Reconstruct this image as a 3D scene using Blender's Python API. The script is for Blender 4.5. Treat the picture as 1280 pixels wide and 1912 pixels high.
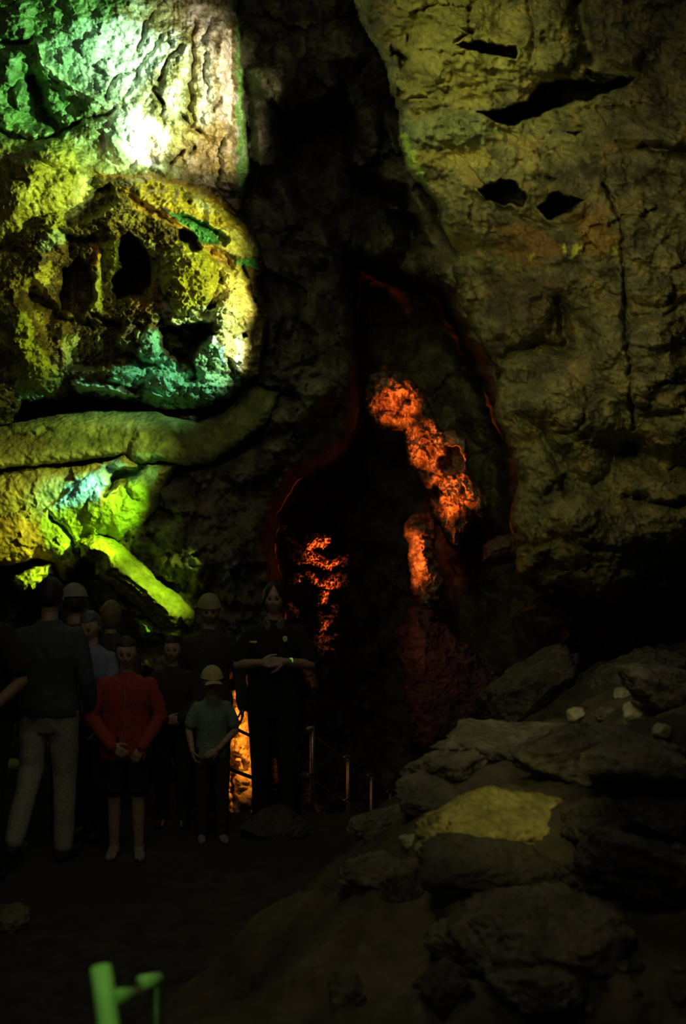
import bpy, bmesh, math, random
import numpy as np
from mathutils import Vector, Matrix, Euler, noise as mnoise

for o in list(bpy.data.objects):
    bpy.data.objects.remove(o, do_unlink=True)
SC = bpy.context.scene
COL = SC.collection
F, CH = 2200.0, 2.18            # focal length in pixels, camera height above the gallery floor

# ------------------------------------------------------------------ camera
cam = bpy.data.cameras.new('camera')
cam_o = bpy.data.objects.new('camera', cam)
COL.objects.link(cam_o)
cam_o.location = (0, 0, CH)
cam_o.rotation_euler = (math.pi / 2, 0, 0)
cam.sensor_fit = 'VERTICAL'
cam.sensor_height = 36.0
cam.sensor_width = 24.1
cam.lens = F / 1912.0 * 36.0
cam.clip_start = 0.05
cam.clip_end = 100
cam.dof.use_dof = True
cam.dof.focus_distance = 9.3
cam.dof.aperture_fstop = 1.9
SC.camera = cam_o

# ------------------------------------------------------------------ world, exposure
w = bpy.data.worlds.new('world')
SC.world = w
w.use_nodes = True
w.node_tree.nodes['Background'].inputs[0].default_value = (0.30, 0.25, 0.20, 1)
w.node_tree.nodes['Background'].inputs[1].default_value = 0.010
SC.view_settings.view_transform = 'Standard'
SC.view_settings.look = 'None'
SC.view_settings.exposure = 0.0
SC.view_settings.gamma = 1.0
SC.view_settings.use_curve_mapping = False


def P(px, py, Y):
    """world point that stands at distance Y in the direction of a picture point"""
    return Vector(((px - 640.0) / F * Y, Y, CH - (py - 956.0) / F * Y))


def aim(o, tgt):
    d = Vector(tgt) - o.location
    o.rotation_euler = d.to_track_quat('-Z', 'Y').to_euler()


def spot(src, tgt, color, power, deg, blend=0.8, radius=0.05):
    l = bpy.data.lights.new('cave_spotlight', 'SPOT')
    l.color = color
    l.energy = power
    l.spot_size = math.radians(deg)
    l.spot_blend = blend
    l.shadow_soft_size = radius
    o = bpy.data.objects.new('cave_spotlight', l)
    COL.objects.link(o)
    o.location = src
    aim(o, tgt)
    return o


def area(src, tgt, color, power, size):
    l = bpy.data.lights.new('fill_light', 'AREA')
    l.color = color
    l.energy = power
    l.shape = 'DISK'
    l.size = size
    o = bpy.data.objects.new('fill_light', l)
    COL.objects.link(o)
    o.location = src
    aim(o, tgt)
    return o


#LIGHTS_BEGIN
SLAB = (0.70, 4.92, 0.93)
WHITE = (1.0, 0.97, 0.97)
ORANGE = (1.0, 0.17, 0.02)
AMBER = (1.0, 0.20, 0.015)
# left chamber: coloured lamps stand to the right of it, in open view but without bodies
UP = (0.60, 8.0, 4.9)
MD = (0.60, 8.0, 4.0)
LO = (0.20, 7.5, 3.0)
spot(UP, P(60, 120, 10.4), (.38, 1.0, .34), 1100, 34, 0.9, .06)
spot(UP, P(100, 420, 10.0), (.75, 1.0, .16), 230, 36, 0.9, .08)
spot(UP, P(228, 262, 10.2), WHITE, 4200, 8.0, 0.85)
spot(UP, P(350, 180, 10.3), (1.0, .84, .58), 900, 32, 1.0)
spot(MD, P(440, 650, 9.6), (1.0, .92, .50), 380, 13, 1.0)
spot(UP, P(220, 110, 10.3), (.62, .90, 1.0), 620, 16, 1.0)
spot(MD, P(40, 330, 10.0), (.62, 1.0, .12), 580, 16, 0.9)
spot(MD, P(290, 480, 9.7), (.88, .95, .16), 360, 36, 0.8)
spot(MD, P(300, 690, 9.8), (.42, 1.0, .55), 330, 24, 0.9)
spot(MD, P(440, 560, 9.6), (1.0, .90, .40), 330, 15, 0.9)
spot(MD, P(30, 640, 9.8), (.80, 1.0, .08), 420, 14, 1.0)
spot(MD, P(160, 820, 9.3), (.72, 1.0, .18), 480, 26, 1.0)
spot(LO, P(40, 960, 9.3), (.92, .90, .12), 360, 22, 1.0)
spot(LO, P(165, 905, 9.2), (.08, 1.0, .95), 700, 7, 1.0)
spot(LO, P(180, 975, 9.2), (.48, 1.0, .06), 800, 18, 0.9)
spot(LO, P(275, 1115, 9.2), (.62, 1.0, .08), 440, 16, 0.9)
spot(LO, P(80, 1070, 9.4), (.75, 1.0, .05), 700, 10, 0.9)
# orange lamps in the deep passage
spot(P(800, 880, 10.3), P(738, 748, 12.2), ORANGE, 430, 15, 0.6)
spot(P(800, 1000, 10.3), P(792, 828, 12.2), ORANGE, 380, 15.5, 0.9)
spot(P(790, 1130, 10.3), P(848, 905, 12.2), ORANGE, 480, 16, 0.8)
spot(P(695, 1060, 10.9), P(787, 1035, 12.0), (1.0, .19, .03), 110, 36, 0.7)
spot(P(740, 1230, 11.2), P(604, 1035, 12.0), (1, .14, .015), 460, 13, 0.5)
spot(P(740, 1230, 11.2), P(612, 1105, 12.0), (1, .14, .015), 260, 15, 0.6)
spot(P(740, 1230, 11.2), P(600, 1180, 12.0), (1, .16, .03), 60, 16, 0.8)
spot((-.45, 9.25, 1.15), P(438, 1385, 10.5), (1.0, .30, .022), 230, 40, 0.8)
spot(P(700, 1150, 10.2), P(830, 1220, 11.5), (1, .2, .12), 4, 40, 1.0)
# dim spill on the right-hand wall and the boulders
spot(P(420, -500, 5.0), P(850, 150, 8.2), (.95, 1.0, .28), 265, 34, 1.0, .2)
spot(P(420, -100, 3.5), P(1060, 560, 7.8), (1.0, .92, .36), 175, 46, 1.0, .3)
spot(P(700, 500, 3.0), SLAB, (1.0, .90, .26), 50, 19, 1.0, .1)
spot(P(700, 100, 4.0), P(1040, 1520, 7.0), (1.0, .88, .45), 60, 28, 1.0, .2)  # added fill to brighten the slope, not a lamp of the cave
spot((-.35, 1.3, 3.2), P(232, 1850, 2.7), (.32, 1.0, .10), 60, 30, 1.0, .05)
area((-1.0, 0.5, 5.5), (0.6, 9, 3.4), (1.0, .84, .60), 13, 2.0)  # added fill from the camera side, no real floodlight
area((-0.6, 5.0, 6.2), (-0.2, 8.5, 0.0), (1.0, .86, .58), 12, 1.6)  # added fill from overhead, for heads, shoulders and walls
#LIGHTS_END


# ------------------------------------------------------------------ tagging
def tag(o, label=None, cat=None, group=None, kind=None):
    if label: o['label'] = label
    if cat: o['category'] = cat
    if group: o['group'] = group
    if kind: o['kind'] = kind
    return o


def empty(name, loc, rz=0):
    o = bpy.data.objects.new(name, None)
    COL.objects.link(o)
    o.location = loc
    o.rotation_euler = (0, 0, rz)
    o.empty_display_size = 0.1
    return o


# ------------------------------------------------------------------ materials
def new_mat(name):
    m = bpy.data.materials.new(name)
    m.use_nodes = True
    nt = m.node_tree
    return m, nt, nt.nodes, nt.links, nt.nodes['Principled BSDF']


def rock_mat(name, rough=0.75, bump=0.35, scale=9.0, tint=None, vary=0.45, coord='Object', spec=0.4):
    m, nt, N, L, b = new_mat(name)
    tc = N.new('ShaderNodeTexCoord')
    n1 = N.new('ShaderNodeTexNoise')
    n1.inputs['Scale'].default_value = scale
    n1.inputs['Detail'].default_value = 8
    n1.inputs['Roughness'].default_value = 0.65
    L.new(tc.outputs[coord], n1.inputs['Vector'])
    n2 = N.new('ShaderNodeTexVoronoi')
    n2.inputs['Scale'].default_value = scale * 3.1
    L.new(tc.outputs[coord], n2.inputs['Vector'])
    if tint is None:
        a = N.new('ShaderNodeAttribute')
        a.attribute_name = 'Col'
        src = a.outputs['Color']
    else:
        a = N.new('ShaderNodeRGB')
        a.outputs[0].default_value = (*tint, 1)
        src = a.outputs[0]
    mr = N.new('ShaderNodeMapRange')
    mr.inputs['From Min'].default_value = 0.3
    mr.inputs['From Max'].default_value = 0.7
    mr.inputs['To Min'].default_value = 1 - vary
    mr.inputs['To Max'].default_value = 1 + vary
    L.new(n1.outputs['Fac'], mr.inputs['Value'])
    mx = N.new('ShaderNodeVectorMath')
    mx.operation = 'SCALE'
    L.new(src, mx.inputs[0])
    L.new(mr.outputs[0], mx.inputs['Scale'])
    L.new(mx.outputs[0], b.inputs['Base Color'])
    b.inputs['Roughness'].default_value = rough
    b.inputs['Specular IOR Level'].default_value = spec
    ad = N.new('ShaderNodeMath')
    ad.operation = 'MULTIPLY_ADD'
    ad.inputs[1].default_value = 0.5
    L.new(n2.outputs['Distance'], ad.inputs[0])
    L.new(n1.outputs['Fac'], ad.inputs[2])
    bp = N.new('ShaderNodeBump')
    bp.inputs['Strength'].default_value = bump
    bp.inputs['Distance'].default_value = 0.05
    L.new(ad.outputs[0], bp.inputs['Height'])
    L.new(bp.outputs[0], b.inputs['Normal'])
    return m


def cloth_mat(name, color, rough=0.9, scale=60):
    m, nt, N, L, b = new_mat(name)
    tc = N.new('ShaderNodeTexCoord')
    n = N.new('ShaderNodeTexNoise')
    n.inputs['Scale'].default_value = scale
    n.inputs['Detail'].default_value = 3
    L.new(tc.outputs['Object'], n.inputs['Vector'])
    cr = N.new('ShaderNodeValToRGB')
    cr.color_ramp.elements[0].position = .3
    cr.color_ramp.elements[1].position = .7
    cr.color_ramp.elements[0].color = (*[c * .75 for c in color], 1)
    cr.color_ramp.elements[1].color = (*[min(1, c * 1.2) for c in color], 1)
    L.new(n.outputs['Fac'], cr.inputs[0])
    L.new(cr.outputs[0], b.inputs['Base Color'])
    b.inputs['Roughness'].default_value = rough
    bp = N.new('ShaderNodeBump')
    bp.inputs['Strength'].default_value = .2
    bp.inputs['Distance'].default_value = .004
    L.new(n.outputs['Fac'], bp.inputs['Height'])
    L.new(bp.outputs[0], b.inputs['Normal'])
    return m


def metal_mat(name, color, rough=0.35, metallic=0.9):
    m, nt, N, L, b = new_mat(name)
    tc = N.new('ShaderNodeTexCoord')
    n = N.new('ShaderNodeTexNoise')
    n.inputs['Scale'].default_value = 30
    L.new(tc.outputs['Object'], n.inputs['Vector'])
    mr = N.new('ShaderNodeMapRange')
    mr.inputs['To Min'].default_value = rough * .7
    mr.inputs['To Max'].default_value = rough * 1.3
    L.new(n.outputs['Fac'], mr.inputs['Value'])
    L.new(mr.outputs[0], b.inputs['Roughness'])
    b.inputs['Base Color'].default_value = (*color, 1)
    b.inputs['Metallic'].default_value = metallic
    return m


M = {}
M['wet_rock'] = rock_mat('wet_limestone', 0.38, 0.5, 10, spec=0.6)
M['rock'] = rock_mat('cave_limestone', 0.8, 0.5, 8)
M['dark_rock'] = rock_mat('dark_limestone', 0.85, 0.5, 5)
M['floor'] = rock_mat('trodden_cave_floor', 0.9, 0.5, 7)
M['boulder'] = rock_mat('loose_boulder_rock', 0.85, 0.9, 9, tint=(0.20, 0.18, 0.12), vary=.6)
M['boulder_pale'] = rock_mat('pale_limestone_rock', 0.8, 0.5, 6, tint=(0.52, 0.50, 0.30))
M['boulder_dark'] = rock_mat('dark_boulder_rock', 0.9, 0.9, 9, tint=(0.10, 0.09, 0.07))
M['boulder_lit'] = rock_mat('yellow_lit_slab_rock', 0.8, 0.9, 9, vary=.6, tint=(0.42, 0.38, 0.12))  # yellow light on the slab is put into its rock colour
M['skin'] = cloth_mat('skin', (0.48, 0.34, 0.24), 0.6, 25)
M['skin_dark'] = cloth_mat('tanned_skin', (0.30, 0.19, 0.13), 0.6, 25)
M['steel'] = metal_mat('galvanised_steel', (0.45, 0.47, 0.42), .4, .8)
M['brass'] = metal_mat('brass', (0.95, 0.92, 0.32), .4, .1)  # bright, hardly metallic yellow stands in for the reflected light
M['dark_steel'] = metal_mat('dark_steel', (0.04, 0.035, 0.03), .5, .5)
M['green_lit_rail'] = metal_mat('green_lit_steel', (0.45, 0.55, 0.35), .5, 0)  # galvanised rail; the green lamplight is tinted into its colour


# ------------------------------------------------------------------ numeric noise
def _hash(ix, iy, seed):
    h = (ix.astype(np.int64) * 374761393 + iy.astype(np.int64) * 668265263 + seed * 974634777) & 0xffffffff
    h = ((h ^ (h >> 13)) * 1274126177) & 0xffffffff
    h = h ^ (h >> 16)
    return (h & 0xffffff) / float(0xffffff)


def vnoise(x, y, seed=0):
    xi = np.floor(x); yi = np.floor(y)
    xf = x - xi; yf = y - yi
    out = 0
    ux = xf * xf * xf * (xf * (xf * 6 - 15) + 10)
    uy = yf * yf * yf * (yf * (yf * 6 - 15) + 10)
    def g(dx, dy):
        a = _hash(xi + dx, yi + dy, seed) * 2 * np.pi
        return np.cos(a) * (xf - dx) + np.sin(a) * (yf - dy)
    a = g(0, 0) * (1 - ux) + g(1, 0) * ux
    b = g(0, 1) * (1 - ux) + g(1, 1) * ux
    return (a * (1 - uy) + b * uy) * 1.5


def fbm(x, y, oct=5, seed=0, gain=0.5, kind='n'):
    s = 0; a = 1.0; f = 1.0; t = 0
    for i in range(oct):
        n = vnoise(x * f, y * f, seed + i * 17)
        if kind == 'b': n = np.abs(n) * 2 - .5
        if kind == 'r': n = .5 - np.abs(n) * 2
        s = s + n * a
        t += a; a *= gain; f *= 2.03
    return s / t


def voro(x, y, seed=0):
    """returns F1, F2, cell value"""
    xi = np.floor(x); yi = np.floor(y)
    f1 = np.full(x.shape, 9.0); f2 = np.full(x.shape, 9.0); cv = np.zeros(x.shape)
    gx = np.zeros(x.shape); gy = np.zeros(x.shape)
    for dx in (-1, 0, 1):
        for dy in (-1, 0, 1):
            cx = xi + dx; cy = yi + dy
            px = cx + _hash(cx, cy, seed); py = cy + _hash(cx, cy, seed + 5)
            d = np.sqrt((px - x) ** 2 + (py - y) ** 2)
            m = d < f1
            f2 = np.where(m, f1, np.minimum(f2, d))
            cv = np.where(m, _hash(cx, cy, seed + 9), cv)
            gx = np.where(m, x - px, gx); gy = np.where(m, y - py, gy)
            f1 = np.where(m, d, f1)
    return f1, f2, cv, gx, gy


def facets(x, y, seed=0):
    """tilted flat facets with steps between them: broken rock"""
    f1, f2, cv, gx, gy = voro(x, y, seed)
    a = cv * 40.0
    return (cv - .5) + .9 * (np.cos(a) * gx + np.sin(a) * gy)


def seg_dist(X, Y, pts, closed=False):
    d = np.full(X.shape, 1e9)
    n = len(pts)
    for i in range(n if closed else n - 1):
        ax, ay = pts[i][:2]; bx, by = pts[(i + 1) % n][:2]
        vx, vy = bx - ax, by - ay
        l = vx * vx + vy * vy + 1e-9
        t = np.clip(((X - ax) * vx + (Y - ay) * vy) / l, 0, 1)
        d = np.minimum(d, np.hypot(X - ax - t * vx, Y - ay - t * vy))
    return d


def inside(X, Y, pts):
    c = np.zeros(X.shape, bool)
    n = len(pts)
    j = n - 1
    for i in range(n):
        xi, yi = pts[i][:2]; xj, yj = pts[j][:2]
        cond = ((yi > Y) != (yj > Y)) & (X < (xj - xi) * (Y - yi) / (yj - yi + 1e-12) + xi)
        c ^= cond
        j = i
    return c


def sdist(X, Y, pts):
    d = seg_dist(X, Y, pts, True)
    return np.where(inside(X, Y, pts), d, -d)


def sstep(a, b, x):
    t = np.clip((x - a) / (b - a), 0, 1)
    return t * t * (3 - 2 * t)


def mesh_from_grid(name, V, keep, Cc, mat, parent=None):
    """V (r,c,3), keep (r,c) bool, Cc (r,c,3)"""
    r, c = keep.shape
    idx = -np.ones((r, c), int)
    idx[keep] = np.arange(keep.sum())
    q = keep[:-1, :-1] & keep[1:, :-1] & keep[:-1, 1:] & keep[1:, 1:]
    a = idx[:-1, :-1][q]; b = idx[:-1, 1:][q]; d = idx[1:, 1:][q]; e = idx[1:, :-1][q]
    faces = np.stack([a, e, d, b], 1)
    me = bpy.data.meshes.new(name)
    vs = V[keep]
    me.vertices.add(len(vs))
    me.vertices.foreach_set('co', vs.astype(np.float32).ravel())
    me.loops.add(faces.size)
    me.loops.foreach_set('vertex_index', faces.ravel().astype(np.int32))
    me.polygons.add(len(faces))
    me.polygons.foreach_set('loop_start', (np.arange(len(faces)) * 4).astype(np.int32))
    me.polygons.foreach_set('loop_total', np.full(len(faces), 4, np.int32))
    me.polygons.foreach_set('use_smooth', np.ones(len(faces), bool))
    me.update(calc_edges=True)
    ca = me.color_attributes.new('Col', 'FLOAT_COLOR', 'POINT')
    cc = np.ones((len(vs), 4), np.float32)
    cc[:, :3] = Cc[keep]
    ca.data.foreach_set('color', cc.ravel())
    me.materials.append(mat)
    o = bpy.data.objects.new(name, me)
    COL.objects.link(o)
    if parent: o.parent = parent
    return o


def relief(name, poly, Y0, step=2.0, mat='rock', base=(.3, .27, .18), pal=None, bulge=.35, bw=60,
           ctrl=(), cracks=(), holes=(), bumps=(), noises=(), colors=(), rag=4, rags=22, thick=1.0, band=10, seed=1, tilt=0.0,
           colvar=.35, cscale=40.):
    """a rock mass with its own outline, distance, bulging front, rounded rim and thickness"""
    xs = [p[0] for p in poly]; ys = [p[1] for p in poly]
    X, Yp = np.meshgrid(np.arange(min(xs) - band - 12, max(xs) + band + 12, step),
                        np.arange(min(ys) - band - 12, max(ys) + band + 12, step))
    n1 = fbm(X / rags, Yp / rags, 4, seed + 3)
    sd = sdist(X, Yp, poly) + n1 * rag * 2
    D = np.full(X.shape, float(Y0))
    for (cx, cy, dv, rad) in ctrl:
        D += dv * np.exp(-((X - cx) ** 2 + (Yp - cy) ** 2) / (rad * rad))
    D += tilt * (Yp - (min(ys) + max(ys)) / 2) / 100
    ins = np.clip(sd, 0, None)
    D -= bulge * (1 - np.exp(-ins / bw))
    wx = X + fbm(X / 30, Yp / 30, 3, seed + 40) * 10
    wy = Yp + fbm(X / 30, Yp / 30, 3, seed + 50) * 10
    for (pts, wd, dep) in cracks:
        D += dep * np.exp(-(seg_dist(wx, wy, pts) / wd) ** 2)
    for (pts, soft, dep) in holes:
        s = sdist(wx, wy, pts)
        D += dep * sstep(-soft * .3, soft, s)
    for (cx, cy, rx, ry, ang, h) in bumps:
        ca, sa = math.cos(math.radians(ang)), math.sin(math.radians(ang))
        u = ((wx - cx) * ca + (wy - cy) * sa) / rx
        v = (-(wx - cx) * sa + (wy - cy) * ca) / ry
        D -= h * np.sqrt(np.clip(1 - u * u - v * v, 0, 1))
    for (kind, sx, sy, amp, *rest) in noises:
        reg = 1.0
        if rest: reg = sstep(-15, 15, sdist(X, Yp, rest[0]))
        if kind == 'f':
            v = facets((X + n1 * 14) / sx, (Yp + n1 * 14) / sy, seed + 7)
        else:
            v = fbm(X / sx, Yp / sy, 6, seed + 23, .55, kind)
        D += amp * v * reg
    out = np.clip(-sd / band, 0, 1)
    D += thick * out ** 1.5 * 1.0 + 0 * out
    keep = sd > -band
    V = np.stack([(X - 640) / F * D, D, CH - (Yp - 956) / F * D], 2)
    # colour of the stone; some patches also carry lamplight, glints and shade
    if pal is None: pal = [base]
    C = np.zeros(X.shape + (3,))
    t = np.clip(fbm(X / cscale, Yp / cscale, 5, seed + 61, .6) * 1.6 + .5, 0, .999) * (len(pal) - 1 if len(pal) > 1 else 1)
    if len(pal) > 1:
        i = np.clip(t.astype(int), 0, len(pal) - 2); fr = (t - i)[..., None]
        pa = np.array(pal)
        C = pa[i] * (1 - fr) + pa[i + 1] * fr
    else:
        C[:] = base
    for (pts, col, soft, k) in colors:
        e = sdist(wx, wy, pts) + fbm(X / 14, Yp / 14, 4, seed + 77, .6) * soft * 1.6
        m = (sstep(-soft * .5, soft * .5, e) * k)[..., None]
        C = C * (1 - m) + np.array(col) * m
    C *= (1 + colvar * fbm(X / 9, Yp / 9, 4, seed + 88, .7))[..., None]
    C = np.clip(C, 0.004, .95)
    return mesh_from_grid(name, V, keep, C, M[mat])

#ROCKS
# ================================================================== THE CAVE
def structure(o):
    o['kind'] = 'structure'
    return o


# ---- far end of the cave behind everything
wb = relief('wall_back', [(-500, -420), (1800, -420), (1800, 2300), (-500, 2300)], 17, step=14, mat='dark_rock',
            base=(.06, .045, .03), noises=[('n', 300, 300, 1.2), ('b', 90, 90, .4)], seed=2, rag=0, thick=0)
structure(wb)

# ---- the dark middle wall, with the deep cleft and the opening to the lower passage
VOID = [(640, 470), (720, 500), (830, 520), (880, 640), (925, 730), (955, 830), (975, 1010), (1040, 1090), (1100, 1120),
        (1420, 1080), (1420, 1700), (404, 1700), (410, 1300), (440, 1240), (500, 1180), (520, 1140), (500, 1040), (500, 960),
        (545, 885), (625, 845), (660, 790), (655, 650)]
wc = relief('wall_front', [(180, -220), (1500, -220), (1500, 1760), (-260, 1760), (-260, 700), (180, 560)], 11.6, step=3.5,
            mat='dark_rock', base=(.16, .14, .09), pal=[(.08, .07, .05), (.17, .155, .10), (.24, .22, .14)], seed=11,
            ctrl=[(470, 300, -.5, 160), (560, 60, -.3, 200), (330, 1000, -1.6, 260), (300, 1400, -1.6, 300),
                  (560, 720, -.7, 130), (820, 450, -.5, 120), (650, 260, .6, 140)],
            holes=[([(512, 232), (560, 195), (600, 188), (640, 150), (665, 220), (655, 300), (700, 330), (760, 350), (790, 420),
                     (800, 520), (640, 520), (600, 420), (560, 400), (520, 330)], 26, 1.5),
                   (VOID, 40, 4.2),
                   ([(700, 380), (780, 400), (810, 470), (760, 470)], 14, .8)],
            bumps=[(690, 240, 26, 60, 0, .5), (715, 440, 50, 60, 20, .6), (560, 770, 60, 45, 0, .3), (600, 700, 65, 60, 0, .5),
                   (500, 560, 60, 90, 0, .3), (760, 60, 60, 80, 0, .4), (520, 150, 60, 40, 0, .3), (610, 735, 55, 35, 0, .3),
                   (870, 560, 50, 120, -20, .6), (900, 760, 50, 80, -20, .5), (930, 930, 40, 100, 0, .6),
                   (930, 1020, 60, 35, -15, .5)],
            cracks=[([(490, 370), (470, 300), (460, 150)], 8, .15), ([(540, 690), (600, 670), (640, 640)], 9, .2),
                    ([(530, 600), (500, 700), (540, 740), (660, 760)], 8, .2), ([(300, 880), (420, 850), (540, 800)], 10, .2)],
            noises=[('n', 110, 130, .55), ('f', 75, 60, .22), ('b', 26, 24, .06)], rag=0, thick=.5, colvar=.5)
structure(wc)

# ---- left chamber: upper flowstone wall
LW = [(-110, -140), (436, -140), (446, -20), (440, 20), (447, 60), (449, 140), (452, 200), (460, 260), (462, 320),
      (448, 372), (440, 420), (300, 480), (-110, 520)]
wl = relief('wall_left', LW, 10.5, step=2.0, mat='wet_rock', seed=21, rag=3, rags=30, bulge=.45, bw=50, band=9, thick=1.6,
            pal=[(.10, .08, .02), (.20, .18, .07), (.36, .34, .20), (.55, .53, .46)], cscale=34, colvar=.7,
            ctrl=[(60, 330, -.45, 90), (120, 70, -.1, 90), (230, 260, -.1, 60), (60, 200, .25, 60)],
            cracks=[([(66, 78), (80, 118), (112, 148), (150, 168), (205, 200)], 5, -.07), ([(0, 75), (40, 80), (66, 70)], 4, .1), ([(60, 150), (75, 190), (85, 222), (108, 238)], 11, .28),
                    ([(-30, 232), (0, 240), (30, 256), (70, 264), (112, 250), (150, 226), (185, 214), (215, 206)], 5, .2),
                    ([(248, 128), (222, 142), (202, 160), (195, 185)], 3.5, .09), ([(335, 88), (312, 115), (295, 150)], 4, .1),
                    ([(362, 40), (358, 120), (356, 240), (372, 245)], 5, .1), ([(287, 165), (300, 190)], 3.5, .1),
                    ([(340, 283), (314, 306)], 4, .14), ([(366, 275), (350, 290)], 3, .08), ([(412, 180), (396, 208)], 4, .1),
                    ([(298, 5), (270, 50), (255, 90)], 4, .07), ([(337, 210), (352, 240)], 3.5, .08),
                    ([(300, 70), (262, 120), (235, 175)], 5, .08), ([(10, 300), (20, 330), (50, 340)], 3, .07),
                    ([(60, 290), (100, 315), (135, 320)], 4, .06), ([(425, 60), (432, 110), (426, 130)], 3, .06)],
            bumps=[(90, 195, 24, 26, 0, .16), (45, 182, 22, 30, 0, .15), (25, 120, 26, 30, 0, .14), (30, 50, 34, 30, 0, .12),
                   (110, 110, 24, 26, 0, .05), (100, 285, 40, 24, 0, .1), (235, 260, 42, 50, 0, .14), (20, 215, 26, 18, 0, .12),
                   (40, 15, 40, 18, 0, .1), (405, 120, 22, 90, 0, .1), (330, 150, 26, 90, 8, .08), (428, 310, 20, 60, 0, .12)],
            noises=[('n', 110, 120, .22), ('r', 34, 80, .06, [(250, -150), (480, -150), (480, 360), (300, 340)]),
                    ('n', 22, 22, .05), ('n', 7, 9, .016), ('f', 40, 30, .05, [(-90, -150), (240, -150), (200, 220), (-90, 240)])],
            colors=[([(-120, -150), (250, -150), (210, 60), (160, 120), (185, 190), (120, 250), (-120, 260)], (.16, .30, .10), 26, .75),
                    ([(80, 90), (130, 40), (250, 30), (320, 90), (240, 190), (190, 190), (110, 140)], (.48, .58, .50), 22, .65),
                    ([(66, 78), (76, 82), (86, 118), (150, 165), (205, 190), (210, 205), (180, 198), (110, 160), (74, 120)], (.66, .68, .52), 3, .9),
                    ([(205, 200), (258, 196), (272, 250), (268, 300), (312, 316), (210, 314), (186, 280)], (.88, .88, .86), 9, .95),  # hot white pool of light put into the colour
                    ([(415, 55), (432, 55), (430, 230), (418, 210), (410, 120)], (.85, .80, .62), 4, .9),  # rim lit from the right, painted as a cream strip
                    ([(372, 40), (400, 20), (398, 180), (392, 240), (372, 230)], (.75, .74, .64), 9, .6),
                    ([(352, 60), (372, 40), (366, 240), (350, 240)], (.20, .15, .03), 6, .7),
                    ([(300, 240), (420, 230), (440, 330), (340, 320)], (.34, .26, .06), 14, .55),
                    ([(438, -150), (480, -150), (480, 380), (445, 370), (442, 200)], (.12, .34, .05), 5, .8),  # greenish glow along the edge put into the colour
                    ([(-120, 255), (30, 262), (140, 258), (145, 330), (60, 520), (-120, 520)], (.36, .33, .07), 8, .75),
                    ([(56, 140), (75, 150), (112, 236), (90, 245), (62, 200)], (.05, .06, .03), 5, .7)])  # shade of the crevice painted along it
structure(wl)

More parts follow.
